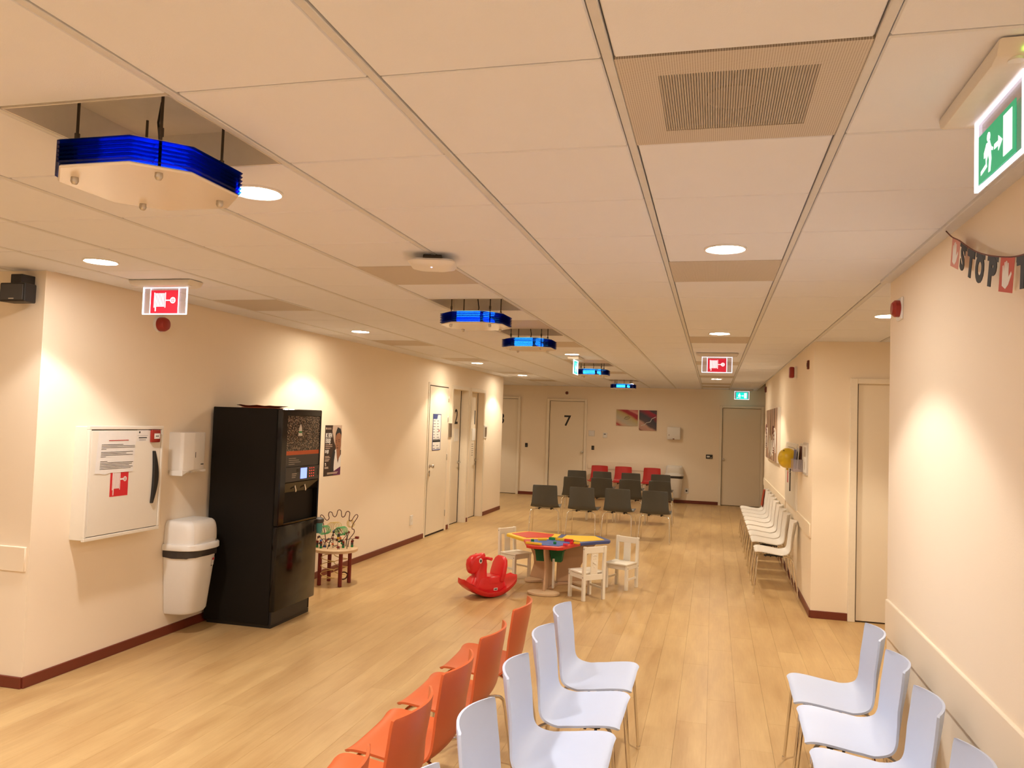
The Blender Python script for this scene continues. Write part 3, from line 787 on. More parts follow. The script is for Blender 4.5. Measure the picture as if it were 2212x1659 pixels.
ct = obj('control_panel', MB().box(-.255, .33, 1.205, 1.332, VD - .03, VD + .02, .004), 'dgrey', vm)
obj('display', MB().box(-.005, .105, 1.225, 1.318, VD + .0195, VD + .0215), 'screen_blue', ct)
for r in range(4):
    for c in range(3):
        obj('key_light', MB().box(.155 + .035 * c, .163 + .035 * c, 1.235 + .024 * r, 1.243 + .024 * r, VD + .0195, VD + .0215), 'led_red', ct)
obj('coin_slot', MB().box(-.07, -.035, 1.285, 1.315, VD + .0195, VD + .022).box(.30, .315, 1.24, 1.30, VD + .0195, VD + .022), 'black', ct)
obj('print', MB().box(-.15, -.07, 1.27, 1.276, VD + .0195, VD + .0205).box(-.15, -.08, 1.255, 1.26, VD + .0195, VD + .0205).box(-.15, -.09, 1.24, 1.245, VD + .0195, VD + .0205), 'frame_grey', ct)
obj('hood', MB().prism([(VD - .03, 1.20), (VD + .02, 1.20), (VD - .02, 1.115), (VD - .06, 1.11)], -.25, .325, mtx=Matrix(((0, 0, 1, 0), (0, 1, 0, 0), (1, 0, 0, 0), (0, 0, 0, 1)))), 'black_gloss', vm)
for x in (-.06, .11): obj('spout', MB().tube([(x, 1.17, VD - .0), (x, 1.13, VD + .012), (x, 1.115, VD + .01)], .007, 8), 'chrome', vm, 50)
obj('alcove', MB().box(-.25, .325, .86, 1.2, VD - .22, VD - .19), 'black', vm)
obj('drip_tray', MB().box(-.25, .325, .845, .862, VD - .2, VD + .015, .003), 'black_gloss', vm)
tr = thing('red_tray', 'shallow wavy red tray lying on top of the vending machine', 'tray', T(-3.86, 6.26, 1.8315))
rows = []
for k in range(9):
    rows.append([(-.16 + .04 * j, -.16 + .04 * k, .006 + (.016 if j in (0, 8) or k in (0, 8) else .0) + .004 * math.sin(j * 1.6) * math.cos(k * 1.3)) for j in range(9)])
obj('dish', MB().grid(rows).box(-.13, .13, -.13, .13, 0, .005), 'orange', tr, 40)
o = thing('cup_holder', 'teal paper cups under a dark lid fixed on the far side of the vending machine', 'cup dispenser', T(-3.515, 6.725, .70))
obj('cups', MB().lathe([(.033, 0), (.04, .095)], 20), 'teal', o, 40); obj('lid', MB().lathe([(.042, .093), (.05, .105), (.05, .13), (.03, .142)], 20), 'dgrey', o, 40)
obj('bracket', MB().box(-.08, -.0, -.045, -.0, .06, .09), 'black', o)

# poster
po = thing('poster', 'dark campaign poster with a man and bold white words on the long wall', 'poster', FL(8.25, 1.388))
obj('sheet', MB().box(-.20, .20, -.285, .285, 0, .002), 'poster_dark', po)
obj('background_print', MB().prism([(-.02, .285), (.20, .285), (.20, .0), (.10, .0), (.02, .10), (-.03, .22)], .002, .0024), 'poster_beige', po)
obj('face_print', MB().prism([(.05, .17), (.08, .20), (.15, .205), (.185, .17), (.19, .05), (.17, -.02), (.13, -.05), (.09, -.02), (.06, .04), (.045, .10)], .0024, .0028).prism([(.08, -.0), (.17, -.0), (.185, -.06), (.15, -.10), (.11, -.12), (.085, -.07)], .0023, .0027), 'skin', po)
obj('hair_print', MB().prism([(.045, .12), (.05, .19), (.08, .24), (.10, .265), (.12, .255), (.17, .245), (.193, .20), (.193, .13), (.183, .175), (.15, .20), (.09, .19), (.06, .165)], .0028, .0032), 'ink', po)
obj('features_print', MB().prism([(.058, .105), (.085, .11), (.085, .117), (.06, .115)], .0029, .0032).prism([(.115, .112), (.155, .118), (.155, .126), (.115, .12)], .0029, .0032).prism(circ(.073, .092, .008, 8), .0029, .0032).prism(circ(.137, .098, .009, 8), .0029, .0032).prism([(.092, .05), (.115, .048), (.115, .056), (.10, .06)], .0029, .0032).prism([(.085, .018), (.13, .02), (.125, .032), (.09, .03)], .0029, .0032), 'skin_dark', po)
obj('shirt_print', MB().prism([(.03, -.02), (.075, .02), (.10, -.08), (.13, -.15), (.155, -.09), (.20, -.05), (.20, -.2), (.04, -.24), (.02, -.12)], .0025, .003).box(-.175, -.155, -.15, -.135, .002, .003), 'paper', po)
obj('jacket_print', MB().prism([(-.05, -.235), (-.03, -.08), (.02, .03), (.055, -.02), (.035, -.12), (.03, -.24)], .003, .0034), 'ink', po)
obj('purple_print', MB().prism([(.02, -.285), (.20, -.285), (.20, -.19), (.04, -.235)], .003, .0036), 'purple', po)
for s, y, sz in (('IK BEN', .168, .072), ('ERBIJ!', .108, .072), ('EN JIJ?', -.010, .046)):
    text('lettering', s, sz, 'paper', po, -.187, y, .0036, .0012, 'LEFT', .70)
g = MB()
for y, ln in ((.065, .16), (.045, .165), (.025, .11), (-.065, .10), (-.08, .12), (-.10, .11), (-.115, .09), (-.185, .085), (-.197, .09), (-.25, .26), (-.262, .24)):
    xx = -.185 if y > -.24 else -.12
    g.box(xx, xx + ln, y - .004, y + .004, .0037, .0041)
g.prism(circ(-.16, -.16, .014, 10), .002, .003).prism(circ(-.175, .248, .013, 12), .002, .003).box(-.155, -.06, .25, .256, .002, .003).box(-.155, -.055, .238, .244, .002, .003)
obj('small_print', g, 'poster_beige', po)
# alarms on the left wall, loudspeaker
al = thing('fire_siren', 'round dark red fire siren high on the wall below the hose reel sign', 'alarm', FL(5.27, 2.45))
obj('base', MB().cyl((0, 0, 0), .062, -.003, .02, 28), 'white_plastic', al, 40); obj('dome', MB().lathe([(.055, .02), (.055, .055), (.045, .075), (.02, .08)], 24), 'alarm_red', al, 40)
sp = thing('loudspeaker', 'small black box loudspeaker on the alcove wall close under the ceiling', 'loudspeaker', T(-4.325, 4.115, 2.50))
obj('box', MB().prism([(-.10, -.055), (.10, -.055), (.085, .05), (-.085, .05)], -.055, .065, .006), 'black', sp, 30)
obj('bracket', MB().box(-.045, .045, -.03, .075, .06, .125, .004), 'black', sp); obj('grille', MB().box(-.088, .088, -.06, -.054, -.045, .055, .003), 'dgrey', sp); obj('badge', MB().box(-.02, .02, -.061, -.059, -.04, -.034), 'frame_grey', sp)

# wireless access point on the ceiling
ap = thing('access_point', 'white square wireless access point with blue light hanging below the ceiling', 'access point', T(-1.475, 3.98, H) @ RZ(.25))
def rsq(h, r, z, n=6):
    p = []
    for cx, cy, a0 in ((h - r, h - r, 0), (-h + r, h - r, PI / 2), (-h + r, -h + r, PI), (h - r, -h + r, 1.5 * PI)):
        p += [(cx + r * math.cos(a0 + PI / 2 * k / n), cy + r * math.sin(a0 + PI / 2 * k / n), z) for k in range(n + 1)]
    return p
obj('shell', MB().grid([rsq(.09, .04, -.030), rsq(.118, .05, -.034), rsq(.125, .055, -.044), rsq(.115, .05, -.058), rsq(.08, .045, -.070), rsq(.03, .02, -.073)], cv=True, caps=True), 'white_plastic', ap, 50)
obj('mount', MB().box(-.05, .05, -.04, .04, -.032, .002, .004).box(.02, .06, .01, .05, -.034, -.01), 'dark_metal', ap)
obj('status_led', MB().ell((-.0, -.06, -.071), (.005, .005, .003), 10, 6), 'led_blue', ap)

# ------------------------------------------------------------------ back wall fittings
def canvas(name, label, mtx, w, h, d, pic, cat='painting'):
    t = thing(name, label, cat, mtx)
    obj('stretcher', MB().box(-w / 2, w / 2, -h / 2, h / 2, -.003, d, .002), 'paper', t)
    obj('picture', MB().box(-w / 2, w / 2, -h / 2, h / 2, d, d + .001), pic, t)
    return t
pA = ramp_picture('picture_red_bands', R(-62), [(0, (.40, .02, .03)), (.10, (.35, .02, .03)), (.13, (.70, .25, .22)), (.17, (.38, .02, .03)), (.23, (.62, .42, .30)), (.34, (.50, .47, .38)), (.56, (.48, .38, .16)), (.63, (.35, .015, .025)), (.72, (.33, .015, .03)), (.76, (.68, .28, .24)), (.9, (.5, .1, .1))], 1.35, .10)
nt_, b_ = nodes_of(pA)
for n in nt_.nodes:
    if n.type == 'MAPPING': n.inputs['Location'].default_value = (.45, 0, 0)
p1 = canvas('painting', 'landscape canvas with red diagonal bands and a leaf, on the back wall', FB(-1.99, 1.945), .51, .38, .025, pA)
lf = [(-.07, -.03), (-.03, .02), (.03, .035), (.075, .005), (.03, -.03), (-.02, -.045)]
obj('leaf_outline', MB().tube([(x, y, .027) for x, y in lf], .004, 6, True).tube([(-.04, -.012, .027), (.04, .005, .027)], .003, 6), 'ink', p1)
pB = ramp_picture('picture_dark_waves', R(-58), [(0, (.75, .62, .47)), (.17, (.74, .60, .45)), (.19, (.16, .03, .02)), (.22, (.50, .28, .22)), (.36, (.55, .33, .25)), (.42, (.10, .07, .08)), (.56, (.05, .05, .07)), (.66, (.30, .02, .05)), (.72, (.35, .02, .05)), (.76, (.04, .045, .06)), (.95, (.25, .02, .03))], 1.1, .14)
for n in nodes_of(pB)[0].nodes:
    if n.type == 'MAPPING': n.inputs['Location'].default_value = (.43, 0, 0)
p2 = canvas('painting', 'upright canvas of dark stripes with a white zigzag, on the back wall', FB(-1.50, 1.895), .41, .48, .025, pB)
obj('zigzag', MB().tube([(-.16, -.13, .027), (-.07, -.10, .027), (-.04, -.06, .027), (.06, -.03, .027), (.09, .04, .027), (.19, .09, .027)], .007, 6), 'paper', p2)
t = thing('towel_dispenser', 'white square paper towel dispenser on the back wall above the swing bin', 'towel dispenser', FB(-.89, 1.615))
obj('body', MB().box(-.15, .15, -.145, .145, -.003, .12, .01, 2), 'white_plastic', t, 40); obj('window_slot', MB().box(-.11, -.10, -.06, -.025, .12, .121), 'brown_print', t); obj('outlet', MB().box(-.02, .02, -.14, -.12, .1195, .1205), 'brown_print', t)
swing_bin(FB(-.855, .125, .004), 'white swing lid bin on the back wall beside the red chairs', False)
t = thing('thermostat', 'small white thermostat with a dark display on the back wall', 'thermostat', FB(-2.505, 1.51))
obj('body', MB().box(-.05, .05, -.06, .06, -.003, .025, .006), 'white_plastic', t); obj('display', MB().box(-.028, .02, .015, .035, .025, .0258), 'dgrey', t)
t = thing('room_sign', 'white square room sign beside the door numbered 7', 'sign', FB(-2.83, 1.545))
obj('frame', MB().box(-.075, .075, -.07, .07, -.003, .012, .003), 'offwhite', t); obj('sheet', MB().box(-.055, .055, -.05, .05, .012, .0135), 'paper', t)
for x, z, lb in ((-2.79, 1.20, 'small black wall switch beside the door numbered 7'), (-4.43, 1.20, 'small black wall switch between the doors numbered 3 and 7')):
    t = thing('wall_switch', lb, 'switch', FB(x, z)); obj('plate', MB().box(-.032, .032, -.05, .05, -.003, .012, .004), 'black', t); obj('rocker', MB().box(-.018, .018, -.03, .005, .012, .017, .002), 'dgrey', t)
t = thing('entry_panel', 'small black entry panel with a pale display beside the plain back door', 'panel', FB(-.075, 1.105))
obj('body', MB().box(-.075, .075, -.045, .045, -.003, .025, .004), 'black', t); obj('display', MB().box(-.055, .01, -.018, .018, .025, .026), 'paper', t); obj('key', MB().box(.03, .055, -.03, -.015, .025, .028), 'frame_grey', t)
t = thing('detector', 'small round dark detector on the back wall above door 7', 'detector', FB(-3.457, 2.50)); obj('body', MB().lathe([(.045, -.003), (.045, .02), (.03, .04)], 20), 'white_plastic', t, 40); obj('eye', MB().lathe([(.038, .02), (.036, .045), (.015, .055)], 20), 'brown_print', t, 40)
t = thing('wall_socket', 'white double socket low on the back wall beside the swing bin', 'socket', FB(-.57, .29)); obj('plate', MB().box(-.045, .045, -.06, .06, -.003, .014, .004), 'white_plastic', t); obj('socket_well', MB().cyl((0, 0, 0), .022, .014, .0155, 16), 'dgrey', t)

# ------------------------------------------------------------------ right wall fittings
pC = ramp_picture('picture_savanna', 0, [(0, (.22, .10, .05)), (.2, (.42, .26, .16)), (.35, (.55, .38, .27)), (.5, (.12, .06, .04)), (.62, (.50, .34, .25)), (.78, (.62, .48, .34)), (.9, (.10, .05, .03))], 1.0, .25, wave=1.25)
pt = canvas('painting', 'long brown canvas with vertical trunks and pale wavy rings on the side wall', FR(13.3, 1.71), 2.6, .80, .045, pC)
g = MB()
for cx, cy, s in ((-.95, -.12, 1), (-.2, -.2, .8), (.75, -.15, 1.1), (.25, -.25, .7)):
    for k in range(4):
        r = (.06 + .055 * k) * s
        g.tube([(cx + r * 1.1 * math.cos(a), max(-.39, cy + r * math.sin(a) * (1 if math.sin(a) > 0 else 1.6)), .0475) for a in [PI * q / 9 - .3 for q in range(12)]], .009, 6)
obj('pale_rings', g, 'offwhite', pt)
g = MB()
for cx, cy, s in ((-.95, -.12, 1), (.75, -.15, 1.1), (-1.1, .06, .5), (.5, .05, .4)):
    for k in range(3):
        r = (.087 + .055 * k) * s
        g.tube([(cx + r * 1.1 * math.cos(a), max(-.39, cy + r * math.sin(a) * (1 if math.sin(a) > 0 else 1.6)), .047) for a in [PI * q / 9 - .3 for q in range(12)]], .010, 6)
obj('dark_rings', g, 'brown_print', pt)
cb2 = thing('hose_cabinet', 'wall-flush fire hose cabinet behind the yellow balloon, with long black handle', 'cabinet', FR(10.24, 1.255))
obj('frame', MB().box(-.70, .70, -.38, .38, -.003, .016, .003), 'white_steel', cb2)
dr = obj('door', MB().box(-.67, .67, -.355, .355, .012, .022, .002), 'white_steel', cb2)
obj('handle', MB().box(.07, .085, -.20, .07, .022, .034, .003), 'black', dr)
obj('label', MB().box(-.36, -.24, -.12, .05, .022, .0226), 'ink_red', cb2)
obj('door_gap', MB().box(-.3, .60, .325, .329, .0221, .0225), 'gap', cb2)
bl = thing('balloon', 'round yellow balloon tied to the flush cabinet, half behind the leaflet holder', 'balloon', T(.815, 9.42, 1.475))
obj('skin', MB().ell((0, 0, 0), (.105, .105, .115), 28, 18), 'balloon', bl, 180)
obj('knot', MB().lathe([(.004, -.112), (.014, -.122), (.016, -.13), (.005, -.132)], 12), 'balloon', bl, 60)
obj('string', MB().tube([(0, 0, -.13), (.03, .1, -.17), (.08, .3, -.15), (.09, .62, -.1)], .002, 6), 'paper', bl)
obj('print', MB().box(-.006, .006, -.02, .03, .0, .006, mtx=T(-.045, -.05, .085)), 'ink', bl)
lh = thing('leaflet_holder', 'clear wall holder with brown and pale leaflets beside the yellow balloon', 'leaflet holder', FR(9.12, 1.50))
obj('back', MB().box(-.13, .13, -.15, .15, -.003, .012, .002), 'offwhite', lh)
for k, (mm, dx) in enumerate((('brown_print', -.05), ('paper', .0), ('navy', .05))):
    obj('leaflet', MB().box(-.10 + dx * .3, .10 + dx * .3, -.13, .12 - .02 * k, .02 + .028 * k, .026 + .028 * k, mtx=Matrix.Rotation(-.06, 4, 'X')), mm, lh)
obj('pocket', MB().box(-.13, .13, -.15, -.02, .10, .104).box(-.13, -.126, -.15, -.02, .0, .104).box(.126, .13, -.15, -.02, .0, .104).box(-.13, .13, -.15, -.146, .0, .104), 'clear_acrylic', lh)
fn = thing('framed_notice', 'pale framed notice near the corner of the white chair wall', 'notice', FR(8.72, 1.50))
obj('frame', MB().box(-.17, .17, -.165, .165, -.003, .016, .003), 'frame_grey', fn); obj('sheet', MB().box(-.145, .145, -.14, .14, .016, .0175), 'paper', fn)
obj('picture', MB().box(-.11, .11, .02, .12, .0175, .018).prism(circ(-.0, -.07, .045, 14), .0175, .018), 'frame_grey', fn)
t = thing('fire_siren', 'dark red fire siren high on the white chair wall', 'alarm', FR(9.87, 2.47)); obj('base', MB().box(-.055, .055, -.07, .07, -.003, .03, .006), 'white_plastic', t); obj('dome', MB().box(-.05, .05, -.065, .065, .03, .085, .015, 2), 'alarm_red', t, 40)
t = thing('detector', 'small dark detector high by the corner of the white chair wall', 'detector', FR(8.62, 2.467)); obj('body', MB().box(-.03, .03, -.045, .045, -.003, .02, .004), 'brown_print', t); obj('eye', MB().box(-.012, .012, -.02, .02, .02, .024, .002), 'black', t)
t = thing('detector', 'tiny dark detector at the far end of the white chair wall under the ceiling', 'detector', FR(15.4, 2.52)); obj('body', MB().box(-.06, .06, -.05, .05, -.003, .03, .004), 'brown_print', t); obj('eye', MB().box(-.012, .012, -.02, .02, .03, .034, .002), 'black', t)
t = thing('fire_siren', 'dark red fire siren on a white base near the edge of the pillar', 'alarm', frame((.96, 4.60, 2.462), (0, -1, 0), (0, 0, 1))); obj('base', MB().box(-.06, .06, -.06, .06, -.003, .012, .006), 'white_plastic', t); obj('dome', MB().lathe([(.045, .012), (.045, .035), (.03, .05)], 20, (.015, 0, 0)), 'alarm_red', t, 40)

# ------------------------------------------------------------------ STOP bunting by the pillar
bn = thing('stop_bunting', 'paper bunting with stop hands and black letters hanging along the pillar', 'bunting')
path = crm([(.925, 3.62, 2.648), (.917, 3.50, 2.595), (.912, 3.385, 2.555), (.905, 3.22, 2.487), (.90, 3.06, 2.433), (.90, 2.89, 2.388), (.90, 2.73, 2.357), (.90, 2.56, 2.347), (.90, 2.40, 2.36), (.90, 2.2, 2.40)], 6)
obj('string', MB().tube(path, .0025, 6), 'brown_print', bn)
def at_y(y):
    for a, b in zip(path, path[1:]):
        if b.y <= y <= a.y:
            f = (a.y - y) / (a.y - b.y); return a.lerp(b, f), (b - a).normalized()
    return path[-1], (path[-1] - path[-2]).normalized()
HAND = [(-.022, -.034), (.0, -.042), (.016, -.028), (.032, .004), (.028, .012), (.014, -.006), (.010, .036), (.004, .038), (.002, .010), (.0, .042), (-.006, .043), (-.006, .010), (-.010, .040), (-.015, .038), (-.014, .008), (-.021, .030), (-.026, .026), (-.024, -.010)]
def flag(y, body, col=None, tilt=1.0):
    p, d = at_y(y); ax = d.normalized(); ay = Vector((0, 0, 1)); ay = (ay - ax * ay.dot(ax)).normalized()
    mt = frame(p, ax, ay)
    if body == 'hand':
        f = obj('hand_flag', MB().box(-.063, .063, -.112, .002, -.0006, .0006), col, bn, None, mt)
        obj('hand_print', MB().prism([(x * 1.5, y_ * 1.05 - .057) for x, y_ in HAND], .0007, .0012), 'paper', f)
    else:
        f = obj('letter_strip', MB().box(-.054, .054, -.018, .002, -.0006, .0006), 'ink', bn, None, mt)
        text('letter', body, .125, 'ink', f, 0, -.058, .0, .005 if body == 'S' else .008, 'CENTER', {'O': .95, 'S': 1.15}.get(body, 1.1), .0012)
    return f
M['flag_red'] = mat('flag_red', (.50, .07, .035), .7); M['flag_faded'] = mat('flag_faded', (.62, .27, .22), .7)
flag(3.43, 'hand', 'flag_faded')
for y, c in ((3.312, 'S'), (3.20, 'T'), (3.085, 'O'), (2.955, 'P')): flag(y, c)
flag(2.82, 'hand', 'flag_red'); flag(2.69, 'T')

# ------------------------------------------------------------------ shell chairs
def shell_mesh(name, m):
    prof = crm([(0, .795), (.013, .71), (.030, .62), (.044, .545), (.060, .485), (.092, .447), (.150, .434), (.235, .441), (.320, .455), (.375, .462), (.405, .462), (.425, .457), (.437, .447)], 4)
    n = len(prof); W = 12
    P = [Vector((p.x, 0, p.y)) for p in [Vector((q[0], q[1], 0)) for q in prof]]
    key = [(0, .178, .052), (.02, .188, .052), (.06, .194, .052), (.25, .199, .044), (.40, .211, .030), (.52, .228, .017), (.62, .237, .004), (.92, .238, 0), (.96, .236, 0), (.98, .230, 0), (.992, .221, 0), (1, .207, 0)]
    arc = [0]
    for a, b in zip(P, P[1:]): arc.append(arc[-1] + (b - a).length)
    top, bot = [], []
    for i in range(n):
        u = arc[i] / arc[-1]
        for a, b in zip(key, key[1:]):
            if a[0] <= u <= b[0]:
                f = (u - a[0]) / (b[0] - a[0]); hw = a[1] + (b[1] - a[1]) * f; cv = a[2] + (b[2] - a[2]) * f; break
        a = P[max(i - 1, 0)]; b = P[min(i + 1, n - 1)]; t = (b - a).normalized(); nr = Vector((-t.z, 0, t.x)); nr = -nr if nr.dot(Vector((.7, 0, .7))) < 0 else nr
        rt, rb = [], []
        for j in range(W + 1):
            v = -1 + 2 * j / W
            e = nr * (cv * v * v) + nr * (.010 * v ** 4 * min(1, max(0, (u - .48) / .2)))
            # top edge arches up in the middle, front edge bows forward
            bow = Vector((0, 0, -.012 * v * v)) if i == 0 else (Vector((-.012 * v ** 4, 0, 0)) if i == n - 1 else Vector((0, 0, 0)))
            q = P[i] + e + bow + Vector((0, v * hw, 0))
            rt.append(q - Vector((.21, 0, 0))); rb.append(q - nr * .010 - Vector((.21, 0, 0)))
        top.append(rt); bot.append(rb)
    rows = []
    for i in range(n): rows.append(top[i] + bot[i][::-1])
    g = MB().grid(rows, cv=True)
    for k in (0, n - 1):
        g.grid([top[k], bot[k]])
    bmesh.ops.remove_doubles(g.bm, verts=g.bm.verts, dist=.0005)
    bmesh.ops.recalc_face_normals(g.bm, faces=g.bm.faces[:])
    return g.mesh(name, m, 45)
lm = {}
for k, s in (('f', 1), ('b', -1)):
    for sd in (1, -1):
        if s == 1: p = [(.235, sd * .238, .004), (.205, sd * .222, .36), (.198, sd * .212, .405), (.185, sd * .185, .428), (.16, sd * .14, .432), (.11, sd * .095, .424)]
        else: p = [(-.225, sd * .238, .004), (-.172, sd * .222, .34), (-.162, sd * .212, .385), (-.145, sd * .185, .405), (-.11, sd * .14, .412), (-.06, sd * .095, .412)]
        lm[(k, sd)] = MB().tube(crm(p, 3), .0085, 8).cyl((p[0][0], p[0][1], 0), .011, 0, .018, 10).mesh('leg', 'chrome', 60)
um = []
for sd in (1, -1):
    uf = MB()
    uf.box(-.09, .13, sd * .095 - .012, sd * .095 + .012, .403, .425, .004)
    for x in (-.06, .0, .06, .11): uf.box(x - .006, x + .006, sd * .095 - .016, sd * .095 + .016, .398, .415)
    um.append(uf.mesh('seat_bracket', 'black'))
xm = [MB().tube([(x, -.095, .41), (x, .095, .41)], .008, 8).mesh('cross_bar', 'chrome', 60) for x in (.11, -.06)]
def make_chair(name, label, m, group, mtx):
    t = thing(name, label, 'chair', mtx, group)
    link('shell', shell_mesh('shell', m), t)
    for k in ('f', 'b'):
        for sd in (1, -1): link('leg', lm[(k, sd)], t)
    for q in um: link('seat_bracket', q, t)
    for q in xm: link('cross_bar', q, t)
    return t
def chairs(name, m, group, spots):
    root = None
    for x, y, a, lb in spots:
        mt = T(x, y) @ RZ(a)
        if root is None: root = make_chair(name, lb, m, group, mt)
        else: dup(root, mt, lb, group)
    return root
ordn = ['farthest', 'second from the far end', 'third from the far end', 'fourth from the far end', 'nearest, mostly cut off']
chairs('shell_chair', 'lilac', 'pale lilac shell chairs', [(-.60, y, R(random.uniform(-1.5, 1.5)), 'pale lilac shell chair, %s, in the row backing onto orange chairs' % o) for y, o in zip((4.30, 3.79, 3.25, 2.66, 2.08), ordn)]
       + [(.645, y, PI + R(random.uniform(-1.5, 1.5)), 'pale lilac shell chair, %s in the row against the pillar' % o) for y, o in zip((4.42, 3.905, 3.375, 2.81), ordn)])
chairs('shell_chair', 'orange', 'orange shell chairs', [(-1.175, y, PI + R(random.uniform(-2, 2)), 'orange shell chair, %s in its row' % o) for y, o in zip((4.34, 3.76, 3.21, 2.70, 2.14), ordn)])
g1 = ['first from the left', 'second from the left', 'third from the left', 'fourth from the left']
gs = []
for yy, xs, rn in ((12.3, (-2.57, -1.95, -1.40, -.835), 'front row behind the play table'), (14.5, (-2.48, -1.955, -1.43, -.91), 'middle row'), (16.45, (-2.76, -2.21, -1.61, -1.01), 'back row facing the red chairs')):
    for k, x in enumerate(xs):
        gs.append((x, yy + .21 + random.uniform(-.05, .05), PI / 2 + R((6, -3, -4, -1)[k] + random.uniform(-1, 1)), 'charcoal shell chair, %s in the %s' % (g1[k], rn)))
chairs('shell_chair', 'gray', 'charcoal shell chairs', gs)
chairs('shell_chair', 'red_chair', 'red shell chairs', [(x, 18.62, -PI / 2, 'red shell chair against the back wall, %s' % o) for x, o in zip((-2.58, -2.02, -1.355), ('beside the door numbered 7', 'middle of the three', 'next to the swing bin'))])
wy = (9.32, 10.10, 10.64, 11.19, 11.76, 12.31, 12.85, 13.40, 13.94)
wn = ['nearest', 'second', 'third', 'fourth', 'middle, fifth', 'sixth', 'seventh', 'eighth']
wroot = chairs('shell_chair', 'white_chair', 'white shell chairs along the wall', [(.70, y, PI + R(random.uniform(-1, 1)), 'white shell chair in the row along the wall, %s from the near end' % o if o != 'nearest' else 'white shell chair at the near end of the row along the wall') for y, o in zip(wy, wn)])
last = dup(wroot, T(.70, wy[-1]) @ RZ(PI), 'white shell chair with rust red back pad, at the far end of the row', 'white shell chairs along the wall')
rows = []
for i in range(8):
    f = i / 7; z = .775 - .27 * f; x = .006 + .055 * f
    rows.append([(x + .012 + (.05 - .015 * f) * v * v - .21, v * .17, z) for v in [-1 + q / 4 for q in range(9)]])
obj('back_pad', MB().grid(rows), 'rust', last, 60, label='rust red back pad')

# ------------------------------------------------------------------ small white children's chairs
def kid_chair(label, x, y, a, carved):
    """local +x is the way the chair faces; about .27 wide, seat .29, back .54 high"""
    t = thing('childrens_chair', label, 'chair', T(x, y) @ RZ(a), 'white children chairs')
    for sy in (-1, 1):
        obj('leg', MB().box(.105, .138, sy * .122 - .016, sy * .122 + .016, 0, .265, .003), 'kids_white', t)
        obj('leg', MB().prism([(-.138, 0), (-.104, 0), (-.104, .27), (-.118, .545), (-.148, .545), (-.138, .27)], sy * .122 - .016, sy * .122 + .016, .003, mtx=SW), 'kids_white', t)
        obj('stretcher', MB().box(-.11, .11, sy * .122 - .006, sy * .122 + .006, .10, .122, .002), 'kids_white', t)
        obj('apron', MB().box(-.105, .106, sy * .122 - .008, sy * .122 + .008, .215, .262, .002), 'kids_white', t)
        for px, pz in ((.121, .235), (-.123, .235), (-.132, .52)):
            obj('bolt', MB().cyl((0, 0, 0), .005, 0, .0015, 10), 'dark_metal', t, 40, T(px, sy * .1381, pz) @ Matrix.Rotation(-sy * PI / 2, 4, 'X'))
    obj('apron', MB().box(.11, .126, -.106, .106, .215, .262, .002), 'kids_white', t)
    obj('apron', MB().box(-.13, -.112, -.106, .106, .205, .262, .002), 'kids_white', t)
    obj('seat', MB().box(-.100, .150, -.138, .138, .265, .283, .006, 2), 'kids_white', t, 40)
    obj('top_rail', MB().box(-.140, -.122, -.107, .107, .475, .542, .004, mtx=T(0, 0, 0)), 'kids_white', t)
    sp = obj('splat', MB().prism([(-.126, .262), (-.112, .262), (-.122, .478), (-.136, .478)], -.042, .042, .002, mtx=SW), 'kids_white', t)
    if carved:
        g = MB()
        for py, pz, r in ((-.018, .45, .009), (.0, .455, .011), (.018, .45, .009), (-.012, .42, .006), (.012, .418, .006), (-.02, .36, .007), (.02, .36, .007), (0, .335, .008)):
            g.ell((-.136 + (.475 - pz) * .045, py, pz), (.003, r, r), 10, 6)
        g.tube([(-.134, .022 * math.cos(q), .395 + .022 * math.sin(q)) for q in [PI * 1.1 + PI * .8 * k / 8 for k in range(9)]], .004, 6)
        obj('carved_relief', g, 'kids_white', sp, 50)
kid_chair('small white children chair seen from behind, in front of the play table with carved splat', -1.228, 8.20, R(134), True)
kid_chair('small white children chair standing apart beside the play table, facing the camera', -.945, 8.87, R(249), False)
kid_chair('small white children chair behind the red rocking horse at the yellow table arm', -2.195, 8.995, R(-30), False)

